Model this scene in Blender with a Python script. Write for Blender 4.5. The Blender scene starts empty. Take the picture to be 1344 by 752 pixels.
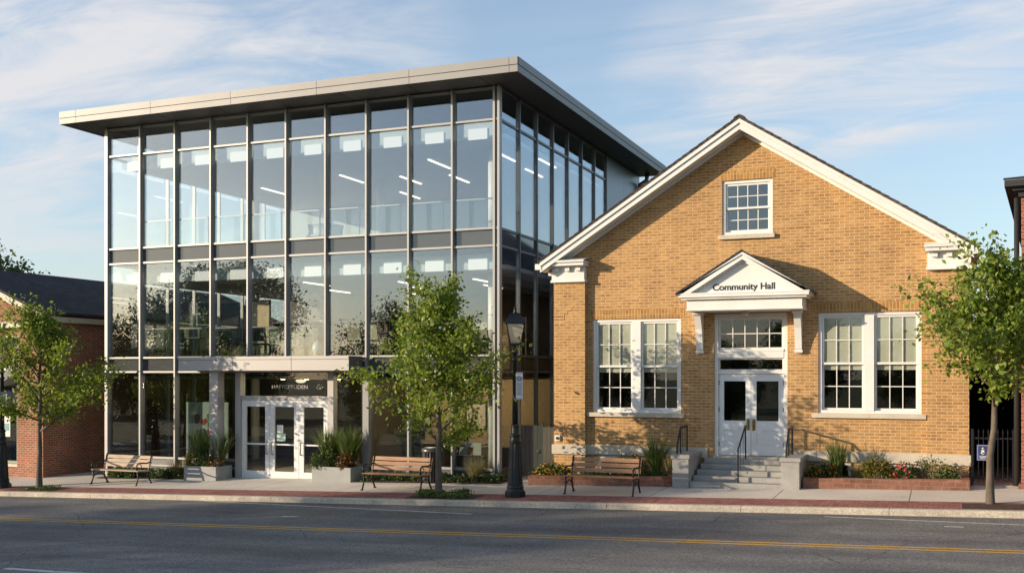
import bpy, bmesh, math, random
import numpy as np
from mathutils import Vector, Matrix
from mathutils.geometry import tessellate_polygon
R = math.radians
scene = bpy.context.scene
COL = scene.collection
random.seed(7)

# ------------------------------------------------------------------ ground
SL = 0.0276                       # the street climbs 2.76 % towards the right
def base(x):
    return SL * (max(-70.0, min(30.0, x)) + 4.58)
CURB = 23.25
def S(x, y=CURB):                 # top of the pavement
    return base(x) + 0.021 * (max(CURB, min(28.0, y)) - CURB)
def RD(x):                        # top of the road
    return base(x) - 0.135

# ------------------------------------------------------------------ materials
MATS = {}
def newmat(name):
    m = bpy.data.materials.new(name); m.use_nodes = True
    nt = m.node_tree; nt.nodes.clear()
    out = nt.nodes.new('ShaderNodeOutputMaterial')
    return m, nt, out
def N(nt, typ, **kw):
    n = nt.nodes.new(typ)
    for k, v in kw.items():
        if k in n.inputs: n.inputs[k].default_value = v
        else: setattr(n, k, v)
    return n
def L(nt, a, b): nt.links.new(a, b)
def rgb(c): return (c[0], c[1], c[2], 1)
def math_(nt, op, a, b=None, clamp=False):
    n = nt.nodes.new('ShaderNodeMath'); n.operation = op; n.use_clamp = clamp
    for i, q in enumerate((a, b)):
        if q is None: continue
        if isinstance(q, (int, float)): n.inputs[i].default_value = q
        else: nt.links.new(q, n.inputs[i])
    return n.outputs[0]
def ramp(nt, fac, stops):
    n = nt.nodes.new('ShaderNodeValToRGB'); e = n.color_ramp.elements
    while len(e) < len(stops): e.new(0.5)
    for i, (p, c) in enumerate(stops):
        e[i].position = p; e[i].color = rgb(c)
    nt.links.new(fac, n.inputs[0]); return n.outputs[0]
def mixc(nt, fac, a, b, blend='MIX'):
    n = nt.nodes.new('ShaderNodeMix'); n.data_type = 'RGBA'; n.blend_type = blend
    for i, q in ((0, fac), (6, a), (7, b)):
        if isinstance(q, (int, float)): n.inputs[i].default_value = q
        elif isinstance(q, tuple): n.inputs[i].default_value = rgb(q)
        else: nt.links.new(q, n.inputs[i])
    return n.outputs[2]
def objco(nt): return N(nt, 'ShaderNodeTexCoord').outputs['Object']
def noise(nt, vec, scale, detail=4, rough=0.6):
    n = N(nt, 'ShaderNodeTexNoise'); n.inputs['Scale'].default_value = scale
    n.inputs['Detail'].default_value = detail; n.inputs['Roughness'].default_value = rough
    if vec is not None: nt.links.new(vec, n.inputs['Vector'])
    return n.outputs[0]
def scaled(nt, vec, s):
    n = N(nt, 'ShaderNodeMapping'); n.inputs['Scale'].default_value = s
    nt.links.new(vec, n.inputs[0]); return n.outputs[0]

def paint(name, c, rough=0.5, metal=0.0, var=0.12, nscale=3.0, bump=0.0, bscale=60, spec=0.5, stretch=(1,1,1), fine=0.0):
    if name in MATS: return MATS[name]
    m, nt, out = newmat(name)
    b = N(nt, 'ShaderNodeBsdfPrincipled'); b.inputs['Roughness'].default_value = rough
    b.inputs['Metallic'].default_value = metal; b.inputs['Specular IOR Level'].default_value = spec
    co = scaled(nt, objco(nt), stretch)
    f = noise(nt, co, nscale)
    lo = tuple(q*(1-var) for q in c); hi = tuple(min(1, q*(1+var)) for q in c)
    colr = ramp(nt, f, ((0.3, lo), (0.7, hi)))
    if fine:
        f2 = noise(nt, co, nscale*25, 3)
        colr = mixc(nt, fine, colr, ramp(nt, f2, ((0.35, (0,0,0)), (0.65, (1,1,1)))), 'OVERLAY')
    L(nt, colr, b.inputs['Base Color'])
    if bump:
        bn = N(nt, 'ShaderNodeBump'); bn.inputs['Strength'].default_value = bump; bn.inputs['Distance'].default_value = 0.01
        L(nt, noise(nt, co, bscale, 3), bn.inputs['Height']); L(nt, bn.outputs[0], b.inputs['Normal'])
    L(nt, b.outputs[0], out.inputs[0]); MATS[name] = m; return m

def brick(name, c1, c2, mortar, bw=0.25, bh=0.083, ms=0.011, rot=False, dark=None, planar='wall', off=0.5, grime=0.25, rough=0.85, lighten=None):
    if name in MATS: return MATS[name]
    m, nt, out = newmat(name)
    co = objco(nt); sx = N(nt, 'ShaderNodeSeparateXYZ'); L(nt, co, sx.inputs[0])
    cb = N(nt, 'ShaderNodeCombineXYZ')
    if planar == 'wall':
        h = math_(nt, 'ADD', sx.outputs[0], sx.outputs[1]); v = sx.outputs[2]
    else:
        h = sx.outputs[0]; v = sx.outputs[1]
    if rot: h, v = v, h
    L(nt, h, cb.inputs[0]); L(nt, v, cb.inputs[1])
    t = N(nt, 'ShaderNodeTexBrick'); t.offset = off
    t.inputs['Scale'].default_value = 1; t.inputs['Brick Width'].default_value = bw
    t.inputs['Row Height'].default_value = bh; t.inputs['Mortar Size'].default_value = ms
    t.inputs['Mortar Smooth'].default_value = 0.25; t.inputs['Bias'].default_value = -0.1
    t.inputs['Color1'].default_value = rgb(c1); t.inputs['Color2'].default_value = rgb(c2)
    t.inputs['Mortar'].default_value = rgb(mortar)
    L(nt, cb.outputs[0], t.inputs['Vector'])
    colr = t.outputs['Color']
    # a few odd dark bricks: white noise per brick cell
    row = math_(nt, 'FLOOR', math_(nt, 'DIVIDE', v, bh))
    par = math_(nt, 'MULTIPLY', math_(nt, 'MODULO', math_(nt, 'ABSOLUTE', row), 2.0), off)
    colx = math_(nt, 'FLOOR', math_(nt, 'SUBTRACT', math_(nt, 'DIVIDE', h, bw), par))
    cc = N(nt, 'ShaderNodeCombineXYZ'); L(nt, row, cc.inputs[0]); L(nt, colx, cc.inputs[1])
    wn = N(nt, 'ShaderNodeTexWhiteNoise'); wn.noise_dimensions = '2D'; L(nt, cc.outputs[0], wn.inputs['Vector'])
    inv = math_(nt, 'SUBTRACT', 1.0, t.outputs['Fac'], True)
    if dark:
        k = math_(nt, 'MULTIPLY', math_(nt, 'GREATER_THAN', wn.outputs[0], 0.965), inv)
        colr = mixc(nt, math_(nt, 'MULTIPLY', k, 0.6), colr, dark)
    val = math_(nt, 'ADD', math_(nt, 'MULTIPLY', math_(nt, 'SUBTRACT', wn.outputs[0], 0.5), 0.32), 1.0)
    val = math_(nt, 'ADD', math_(nt, 'MULTIPLY', math_(nt, 'SUBTRACT', val, 1.0), inv), 1.0)
    vc = N(nt, 'ShaderNodeCombineXYZ'); [L(nt, val, vc.inputs[i]) for i in range(3)]
    colr = mixc(nt, 1.0, colr, vc.outputs[0], 'MULTIPLY')
    g = noise(nt, co, 0.55, 5); g2 = noise(nt, co, 9, 4)
    colr = mixc(nt, grime, colr, ramp(nt, g, ((0.3, (0.25,0.25,0.25)), (0.7, (0.75,0.75,0.75)))), 'OVERLAY')
    colr = mixc(nt, grime*0.9, colr, ramp(nt, g2, ((0.3, (0.25,0.25,0.25)), (0.7, (0.75,0.75,0.75)))), 'OVERLAY')
    g3 = noise(nt, scaled(nt, co, (2.6, 2.6, 0.22)), 1.0, 5, 0.65)
    colr = mixc(nt, 0.22, colr, ramp(nt, g3, ((0.3, (0.28,0.27,0.26)), (0.6, (0.62,0.62,0.62)))), 'OVERLAY')
    b = N(nt, 'ShaderNodeBsdfPrincipled'); b.inputs['Roughness'].default_value = rough
    b.inputs['Specular IOR Level'].default_value = 0.25
    L(nt, colr, b.inputs['Base Color'])
    bn = N(nt, 'ShaderNodeBump'); bn.inputs['Strength'].default_value = 0.55; bn.inputs['Distance'].default_value = 0.012
    hh = math_(nt, 'ADD', inv, math_(nt, 'MULTIPLY', noise(nt, co, 45, 3), 0.35))
    L(nt, hh, bn.inputs['Height']); L(nt, bn.outputs[0], b.inputs['Normal'])
    L(nt, b.outputs[0], out.inputs[0]); MATS[name] = m; return m

def glass(name, tint, f0=0.08, gtint=(1,1,1), wav=0.0, absorb=0.0):
    if name in MATS: return MATS[name]
    m, nt, out = newmat(name)
    lw = N(nt, 'ShaderNodeLayerWeight'); lw.inputs['Blend'].default_value = 0.5
    p = math_(nt, 'POWER', lw.outputs['Facing'], 4.0)
    fac = math_(nt, 'ADD', math_(nt, 'MULTIPLY', p, 1-f0), f0, True)
    tr = N(nt, 'ShaderNodeBsdfTransparent'); tr.inputs[0].default_value = rgb(tint)
    gl = N(nt, 'ShaderNodeBsdfGlossy'); gl.inputs['Roughness'].default_value = 0.0; gl.inputs[0].default_value = rgb(gtint)
    if wav:
        bn = N(nt, 'ShaderNodeBump'); bn.inputs['Strength'].default_value = wav; bn.inputs['Distance'].default_value = 0.02
        L(nt, noise(nt, objco(nt), 0.9, 1), bn.inputs['Height']); L(nt, bn.outputs[0], gl.inputs['Normal'])
    mx = N(nt, 'ShaderNodeMixShader'); L(nt, fac, mx.inputs[0]); L(nt, tr.outputs[0], mx.inputs[1]); L(nt, gl.outputs[0], mx.inputs[2])
    L(nt, mx.outputs[0], out.inputs[0]); MATS[name] = m; return m

def leafmat(name, cols, trans=0.35, rough=0.5):
    if name in MATS: return MATS[name]
    m, nt, out = newmat(name)
    geo = N(nt, 'ShaderNodeNewGeometry')
    n = len(cols)
    c = ramp(nt, geo.outputs['Random Per Island'], [(i/(n-1), q) for i, q in enumerate(cols)])
    b = N(nt, 'ShaderNodeBsdfPrincipled'); b.inputs['Roughness'].default_value = rough; b.inputs['Specular IOR Level'].default_value = 0.35
    L(nt, c, b.inputs['Base Color'])
    t = N(nt, 'ShaderNodeBsdfTranslucent')
    L(nt, mixc(nt, 1.0, c, (1.0, 1.0, 0.45) if 'glass' not in name else (1.0, 1.0, 1.0), 'MULTIPLY'), t.inputs[0])
    mx = N(nt, 'ShaderNodeMixShader'); mx.inputs[0].default_value = trans
    L(nt, b.outputs[0], mx.inputs[1]); L(nt, t.outputs[0], mx.inputs[2]); L(nt, mx.outputs[0], out.inputs[0])
    MATS[name] = m; return m

def emit(name, c, s):
    if name in MATS: return MATS[name]
    m, nt, out = newmat(name)
    e = N(nt, 'ShaderNodeEmission'); e.inputs[0].default_value = rgb(c); e.inputs[1].default_value = s
    L(nt, e.outputs[0], out.inputs[0]); MATS[name] = m; return m

# ------------------------------------------------------------------ mesh builder
class MB:
    def __init__(s): s.bm = bmesh.new()
    def box(s, x0, x1, y0, y1, z0, z1, bev=0.0):
        x0, x1 = min(x0, x1), max(x0, x1); y0, y1 = min(y0, y1), max(y0, y1); z0, z1 = min(z0, z1), max(z0, z1)
        v = [s.bm.verts.new(p) for p in ((x0,y0,z0),(x1,y0,z0),(x1,y1,z0),(x0,y1,z0),(x0,y0,z1),(x1,y0,z1),(x1,y1,z1),(x0,y1,z1))]
        fs = [s.bm.faces.new([v[i] for i in q]) for q in ((3,2,1,0),(4,5,6,7),(0,1,5,4),(1,2,6,5),(2,3,7,6),(3,0,4,7))]
        if bev:
            es = list({e for f in fs for e in f.edges})
            bmesh.ops.bevel(s.bm, geom=es, offset=bev, segments=2, affect='EDGES', profile=0.6)
        return s
    def poly(s, pts):
        s.bm.faces.new([s.bm.verts.new(p) for p in pts]); return s
    def prism(s, pts, vec):          # closed outline pts (3D) swept by vec
        vec = Vector(vec); a = [s.bm.verts.new(p) for p in pts]; b = [s.bm.verts.new(Vector(p)+vec) for p in pts]
        n = len(pts); fs = [s.bm.faces.new(a), s.bm.faces.new(b[::-1])]
        for i in range(n): fs.append(s.bm.faces.new((a[i], b[i], b[(i+1) % n], a[(i+1) % n])))
        return s
    def plate(s, outer, holes, y0, y1):   # wall plate in x-z with holes, between y0 (front) and y1
        loops = [outer] + holes
        v3 = [[Vector((p[0], p[1], 0)) for p in lp] for lp in loops]
        tris = tessellate_polygon(v3)
        flat = [p for lp in loops for p in lp]
        f = [s.bm.verts.new((p[0], y0, p[1])) for p in flat]; b = [s.bm.verts.new((p[0], y1, p[1])) for p in flat]
        for t in tris:
            s.bm.faces.new([f[i] for i in t]); s.bm.faces.new([b[i] for i in t[::-1]])
        k = 0
        for lp in loops:
            n = len(lp)
            for i in range(n):
                j = (i+1) % n
                s.bm.faces.new((f[k+i], f[k+j], b[k+j], b[k+i]))
            k += n
        return s
    def tube(s, pts, rad, seg=8, cap=True):
        pts = [Vector(p) for p in pts]; n = len(pts)
        if isinstance(rad, (int, float)): rad = [rad]*n
        rings = []; up = Vector((0, 0, 1)); prev = None
        for i, p in enumerate(pts):
            d = (pts[min(i+1, n-1)] - pts[max(i-1, 0)]).normalized()
            if prev is None:
                a = d.cross(up) if abs(d.z) < 0.95 else d.cross(Vector((1, 0, 0)))
            else: a = prev - d*prev.dot(d)
            a.normalize(); prev = a; b = d.cross(a)
            rings.append([s.bm.verts.new(p + (a*math.cos(2*math.pi*k/seg) + b*math.sin(2*math.pi*k/seg))*rad[i]) for k in range(seg)])
        for i in range(n-1):
            for k in range(seg):
                q = (k+1) % seg
                fc = s.bm.faces.new((rings[i][k], rings[i][q], rings[i+1][q], rings[i+1][k])); fc.smooth = True
        if cap:
            s.bm.faces.new(rings[0][::-1]); s.bm.faces.new(rings[-1])
        return s
    def lathe(s, prof, c=(0,0,0), seg=20, flute=0.0, frange=(0,0), smooth=True):
        rings = []
        for r, z in prof:
            ring = []
            for k in range(seg):
                rr = r
                if flute and frange[0] < z < frange[1] and k % 2: rr = r - flute
                a = 2*math.pi*k/seg
                ring.append(s.bm.verts.new((c[0]+rr*math.cos(a), c[1]+rr*math.sin(a), c[2]+z)))
            rings.append(ring)
        for i in range(len(rings)-1):
            for k in range(seg):
                q = (k+1) % seg
                f = s.bm.faces.new((rings[i][k], rings[i][q], rings[i+1][q], rings[i+1][k])); f.smooth = smooth and not flute
        s.bm.faces.new(rings[0][::-1]); s.bm.faces.new(rings[-1]); return s
    def bar(s, a, b, w, h=None):     # straight square bar from a to b
        a = Vector(a); b = Vector(b); d = (b-a).normalized(); h = h or w
        u = d.cross(Vector((0,0,1))) if abs(d.z) < 0.98 else Vector((1,0,0)); u.normalize(); v = d.cross(u)
        pts = [a+u*(w/2*i)+v*(h/2*j) for i, j in ((-1,-1),(1,-1),(1,1),(-1,1))]
        return s.prism(pts, b-a)
    def sphere(s, c, r, sc=(1,1,1), sub=2):
        g = bmesh.ops.create_icosphere(s.bm, subdivisions=sub, radius=r)
        for v in g['verts']: v.co = Vector((v.co.x*sc[0], v.co.y*sc[1], v.co.z*sc[2])) + Vector(c)
        for v in g['verts']:
            for f in v.link_faces: f.smooth = True
        return s
    def build(s, name, mat, parent=None, world=False):
        if world and parent is not None:
            o = root_of(parent).location
            bmesh.ops.translate(s.bm, verts=s.bm.verts, vec=(-o.x, -o.y, -o.z))
        bmesh.ops.recalc_face_normals(s.bm, faces=s.bm.faces)
        me = bpy.data.meshes.new(name); s.bm.to_mesh(me); s.bm.free()
        me.materials.append(mat)
        return link(name, me, parent)
def root_of(o):
    while o.parent: o = o.parent
    return o
def link(name, me, parent=None):
    o = bpy.data.objects.new(name, me); COL.objects.link(o)
    if parent is not None: o.parent = parent
    return o
def tag(o, label=None, cat=None, group=None, kind=None):
    if label: o['label'] = label
    if cat: o['category'] = cat
    if group: o['group'] = group
    if kind: o['kind'] = kind
    return o
def thing(name, label, cat, loc=(0,0,0), rz=0.0, group=None):
    o = bpy.data.objects.new(name, None); COL.objects.link(o); o.empty_display_size = 0.2
    o.location = loc; o.rotation_euler = (0, 0, rz)
    return tag(o, label, cat, group)
def copytree(o, parent=None):
    c = o.copy(); COL.objects.link(c)
    if parent is not None: c.parent = parent
    for ch in [q for q in o.children]: copytree(ch, c)
    return c
def dup(o, loc, rz=0.0, label=None, sc=1.0):
    c = copytree(o); c.location = loc; c.rotation_euler = (0, 0, rz); c.scale = (sc, sc, sc)
    if label: c['label'] = label
    return c
def W(mb, name, mat, parent): return mb.build(name, mat, parent, True)
def WX(mb, name, mat, parent, cut):          # two parts: left and right of x = cut
    other = MB(); fs = {}
    bm = mb.bm; bm.verts.ensure_lookup_table(); seen = set(); moved = []
    for v0 in bm.verts:
        if v0 in seen: continue
        st = [v0]; comp = []; seen.add(v0)
        while st:
            v = st.pop(); comp.append(v)
            for e in v.link_edges:
                u = e.other_vert(v)
                if u not in seen: seen.add(u); st.append(u)
        if sum(v.co.x for v in comp)/len(comp) > cut: moved += comp
    mp = {v: other.bm.verts.new(v.co) for v in moved}
    for f in {f for v in moved for f in v.link_faces}: other.bm.faces.new([mp[v] for v in f.verts])
    bmesh.ops.delete(bm, geom=moved, context='VERTS')
    W(mb, name, mat, parent); W(other, name, mat, parent)
def bx(name, mat, parent, *b, bev=0.0):
    m = MB(); m.box(*b, bev=bev); return W(m, name, mat, parent)
def npmesh(name, verts, nper, mat):
    verts = np.asarray(verts, dtype=np.float32).reshape(-1, 3); nv = len(verts); nf = nv//nper
    me = bpy.data.meshes.new(name); me.vertices.add(nv); me.vertices.foreach_set('co', verts.ravel())
    me.loops.add(nv); me.loops.foreach_set('vertex_index', np.arange(nv, dtype=np.int32))
    me.polygons.add(nf); me.polygons.foreach_set('loop_start', np.arange(0, nv, nper, dtype=np.int32))
    me.update(); me.validate(); me.materials.append(mat); return me
def unit(a): return a/np.maximum(np.linalg.norm(a, axis=1, keepdims=True), 1e-6)
def leafquads(rng, P, size, upb=0.5, asp=0.62, outward=None):
    n = len(P); d = unit(rng.normal(size=(n, 3)) + np.array([0, 0, -0.25]))
    if outward is not None: d = unit(d + outward)
    nn = unit(rng.normal(size=(n, 3)) + np.array([-0.25, -0.45, upb])); s = unit(np.cross(d, nn))
    nn = np.cross(s, d)
    L_ = size*rng.uniform(0.5, 1.4, size=(n, 1))
    a = P; b = P + d*L_*0.5 + s*L_*asp*0.5 + nn*L_*0.08; c = P + d*L_; e = P + d*L_*0.5 - s*L_*asp*0.5 + nn*L_*0.08
    return np.stack([a, b, c, e], 1).reshape(-1, 3)

# ------------------------------------------------------------------ material library
GOLD = brick('gold_brick', (0.43,0.24,0.09), (0.35,0.185,0.068), (0.51,0.36,0.205), bw=0.24, bh=0.079, ms=0.011, dark=(0.17,0.075,0.04), grime=0.2)
GOLDS = brick('gold_soldier_brick', (0.40,0.21,0.065), (0.30,0.15,0.045), (0.46,0.31,0.15), rot=True, bw=0.4, bh=0.083, off=0.0)
REDB = brick('red_brick', (0.34,0.115,0.06), (0.24,0.078,0.042), (0.38,0.28,0.21), dark=(0.08,0.03,0.02), bw=0.22, bh=0.075)
REDD = brick('deep_red_brick', (0.31,0.09,0.06), (0.23,0.066,0.045), (0.32,0.2,0.15), dark=(0.08,0.03,0.02), bw=0.24, bh=0.08)
EDGE = brick('planter_brick', (0.235,0.105,0.07), (0.17,0.07,0.048), (0.22,0.15,0.11), bw=0.26, bh=0.115, grime=0.35)
PAVER = brick('paver', (0.33,0.135,0.11), (0.25,0.10,0.085), (0.16,0.09,0.075), bw=0.2, bh=0.1, ms=0.006, rot=True, planar='floor', off=0.0, grime=0.3)
TRIM = paint('white_trim', (0.70,0.68,0.645), 0.5, var=0.07, nscale=1.1, bump=0.08, fine=0.06)
STONE = paint('limestone', (0.50,0.44,0.35), 0.8, var=0.1, nscale=2, bump=0.15, fine=0.12)
CONC = paint('step_concrete', (0.30,0.29,0.27), 0.85, var=0.14, nscale=2.2, bump=0.2, fine=0.18)
PLANTBOX = paint('planter_concrete', (0.30,0.30,0.29), 0.75, var=0.12, nscale=1.8, bump=0.15, fine=0.1)
KERB = paint('kerb_concrete', (0.44,0.385,0.31), 0.9, var=0.2, nscale=1.3, bump=0.3, fine=0.25)
ALU = paint('aluminium', (0.34,0.335,0.33), 0.45, metal=0.3, var=0.05, nscale=1.2)
ALUDK = paint('dark_aluminium', (0.15,0.15,0.155), 0.4, metal=0.5, var=0.06)
FASC = paint('fascia_metal', (0.255,0.25,0.245), 0.55, metal=0.25, var=0.05, nscale=0.6)
CANO = paint('canopy_metal', (0.40,0.375,0.355), 0.5, metal=0.15, var=0.05, nscale=0.6)
SOFF = paint('soffit_metal', (0.13,0.12,0.115), 0.5, metal=0.2, var=0.06, nscale=0.6)
PANEL = paint('metal_panel', (0.17,0.19,0.22), 0.35, metal=0.4, var=0.04, nscale=0.4)
DOORW = paint('door_paint', (0.70,0.70,0.69), 0.4, var=0.03)
SHING = brick('shingle', (0.055,0.05,0.055), (0.035,0.033,0.04), (0.02,0.02,0.022), bw=0.3, bh=0.09, ms=0.01, grime=0.4)
BROWNROOF = brick('brown_shingle', (0.10,0.08,0.07), (0.07,0.055,0.05), (0.03,0.025,0.02), bw=0.3, bh=0.09, ms=0.01, grime=0.4)
CREAM = paint('cream_trim', (0.52,0.47,0.36), 0.6, var=0.06)
IRON = paint('black_iron', (0.018,0.018,0.02), 0.42, metal=0.3, var=0.2)
LAMPB = paint('lamp_post_paint', (0.014,0.016,0.018), 0.38, metal=0.3, var=0.2)
WOOD = paint('bench_wood', (0.36,0.185,0.088), 0.55, var=0.3, nscale=4, stretch=(0.6,14,14), bump=0.1)
WOODG = paint('weathered_wood', (0.45,0.33,0.23), 0.7, var=0.35, nscale=4, stretch=(0.6,14,14), bump=0.1)
BRASS = paint('aged_brass', (0.30,0.20,0.07), 0.35, metal=0.9, var=0.15)
BLACK = paint('matt_black', (0.02,0.02,0.02), 0.6)
BARK = paint('bark', (0.115,0.088,0.065), 0.9, var=0.35, nscale=9, stretch=(1,1,0.35), bump=0.6, bscale=30)
BARKD = paint('dark_bark', (0.09,0.07,0.055), 0.9, var=0.35, nscale=6)
MULCH = paint('mulch', (0.055,0.03,0.018), 0.95, var=0.6, nscale=14, bump=1.0, bscale=40, fine=0.4)
WALLIN = paint('interior_wall', (0.60,0.58,0.55), 0.8, var=0.03)
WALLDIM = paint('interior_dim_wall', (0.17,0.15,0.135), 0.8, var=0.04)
WALLTAN = paint('interior_tan_wall', (0.40,0.29,0.17), 0.8, var=0.04)
CEIL = paint('interior_ceiling', (0.74,0.73,0.71), 0.8, var=0.02)
FLOORIN = paint('interior_floor', (0.14,0.12,0.10), 0.4, var=0.1)
BULK = paint('bulkhead_grey', (0.46,0.54,0.57), 0.6, var=0.03)
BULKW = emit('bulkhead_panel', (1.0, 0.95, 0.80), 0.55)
SPAN = paint('spandrel_glass', (0.075,0.078,0.082), 0.05, var=0.03, spec=0.9)
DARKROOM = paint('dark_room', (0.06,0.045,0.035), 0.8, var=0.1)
BLIND = paint('blind_fabric', (0.60,0.60,0.50), 0.8, var=0.025, nscale=1.0)
CHAIRB = paint('chair_black', (0.02,0.02,0.022), 0.5)
CHAIRG = paint('chair_olive', (0.36,0.34,0.22), 0.6)
TABLEM = paint('table_top', (0.08,0.06,0.045), 0.4)
GLS = glass('curtain_glass', (0.94,0.965,0.965), 0.14, (0.88,0.93,1.0), wav=0.035)
GLSG = glass('ground_floor_glass', (0.76,0.80,0.78), 0.065, (0.95,0.97,1.0), wav=0.02)
GLW = glass('house_window_glass', (0.90,0.91,0.89), 0.055, wav=0.012)
GLDK = glass('attic_glass', (0.62,0.66,0.68), 0.13, wav=0.05)
GRAILM = glass('balustrade_glass', (0.86,0.92,0.92), 0.06)

# ------------------------------------------------------------------ setting: ground, road, pavement
def strip(name, mat, x0, x1, y0, y1, zf, nx=1, ny=1, xs=None):
    m = MB(); bm = m.bm
    xs = xs or sorted(set([x0 + (x1-x0)*i/nx for i in range(nx+1)] + [q for q in (-70, 30) if x0 < q < x1]))
    ys = [y0 + (y1-y0)*j/ny for j in range(ny+1)]
    g = [[bm.verts.new((x, y, zf(x, y))) for y in ys] for x in xs]
    for i in range(len(xs)-1):
        for j in range(len(ys)-1):
            bm.faces.new((g[i][j], g[i+1][j], g[i+1][j+1], g[i][j+1]))
    return m.build(name, mat)

def ground_mat():
    m, nt, out = newmat('lawn'); co = objco(nt)
    c = ramp(nt, noise(nt, co, 0.8, 6, 0.7), ((0.25, (0.03,0.045,0.015)), (0.55, (0.055,0.075,0.025)), (0.8, (0.09,0.085,0.04))))
    b = N(nt, 'ShaderNodeBsdfPrincipled'); b.inputs['Roughness'].default_value = 0.95
    L(nt, c, b.inputs['Base Color']); L(nt, b.outputs[0], out.inputs[0]); return m
def asphalt_mat():
    m, nt, out = newmat('asphalt'); co = objco(nt)
    big = noise(nt, scaled(nt, co, (0.12, 1.1, 1)), 0.9, 5, 0.65)
    c = ramp(nt, big, ((0.28, (0.105,0.102,0.098)), (0.5, (0.15,0.144,0.136)), (0.75, (0.21,0.197,0.18))))
    patch = noise(nt, co, 0.35, 5, 0.7)
    c = mixc(nt, 0.45, c, ramp(nt, patch, ((0.35, (0.3,0.3,0.3)), (0.65, (0.7,0.7,0.7)))), 'OVERLAY')
    sp = noise(nt, co, 22, 4, 1.0)
    c = mixc(nt, 0.9, c, ramp(nt, sp, ((0.36, (0.08,0.08,0.08)), (0.64, (0.92,0.92,0.92)))), 'OVERLAY')
    sp2 = noise(nt, co, 28, 3, 0.8)
    c = mixc(nt, 0.3, c, ramp(nt, sp2, ((0.35, (0.2,0.2,0.2)), (0.65, (0.8,0.8,0.8)))), 'OVERLAY')
    sy = N(nt, 'ShaderNodeSeparateXYZ'); L(nt, co, sy.inputs[0])
    wv = math_(nt, 'ADD', math_(nt, 'MULTIPLY', math_(nt, 'SINE', math_(nt, 'MULTIPLY', math_(nt, 'ADD', sy.outputs[1], 0.3), 3.7)), 0.5), 0.5)
    wv = math_(nt, 'MULTIPLY', wv, noise(nt, scaled(nt, co, (0.06, 0.9, 1)), 1.0, 3))
    c = mixc(nt, 0.35, c, ramp(nt, wv, ((0.0, (0.40,0.40,0.40)), (0.6, (0.68,0.67,0.66)))), 'OVERLAY')
    oil = noise(nt, scaled(nt, co, (0.5, 1.6, 1)), 1.3, 4, 0.7)
    c = mixc(nt, math_(nt, 'MULTIPLY', math_(nt, 'GREATER_THAN', oil, 0.655), 0.3), c, (0.035,0.034,0.034))
    # hairline cracks
    vo = N(nt, 'ShaderNodeTexVoronoi'); vo.feature = 'DISTANCE_TO_EDGE'; vo.inputs['Scale'].default_value = 0.28
    wob = N(nt, 'ShaderNodeMix'); wob.data_type = 'VECTOR'; wob.inputs[0].default_value = 0.12
    nz = N(nt, 'ShaderNodeTexNoise'); nz.inputs['Scale'].default_value = 1.6; nz.inputs['Detail'].default_value = 5; L(nt, co, nz.inputs['Vector'])
    L(nt, co, wob.inputs[4]); L(nt, nz.outputs['Color'], wob.inputs[5]); L(nt, wob.outputs[1], vo.inputs['Vector'])
    cr = math_(nt, 'LESS_THAN', vo.outputs['Distance'], 0.003)
    cr = math_(nt, 'MULTIPLY', cr, math_(nt, 'GREATER_THAN', patch, 0.47))
    c = mixc(nt, math_(nt, 'MULTIPLY', cr, 0.45), c, (0.018,0.018,0.018))
    b = N(nt, 'ShaderNodeBsdfPrincipled'); b.inputs['Roughness'].default_value = 0.82; b.inputs['Specular IOR Level'].default_value = 0.35
    bn = N(nt, 'ShaderNodeBump'); bn.inputs['Strength'].default_value = 0.5; bn.inputs['Distance'].default_value = 0.006
    L(nt, noise(nt, co, 90, 3, 0.8), bn.inputs['Height']); L(nt, bn.outputs[0], b.inputs['Normal'])
    L(nt, c, b.inputs['Base Color']); L(nt, b.outputs[0], out.inputs[0]); return m
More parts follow.
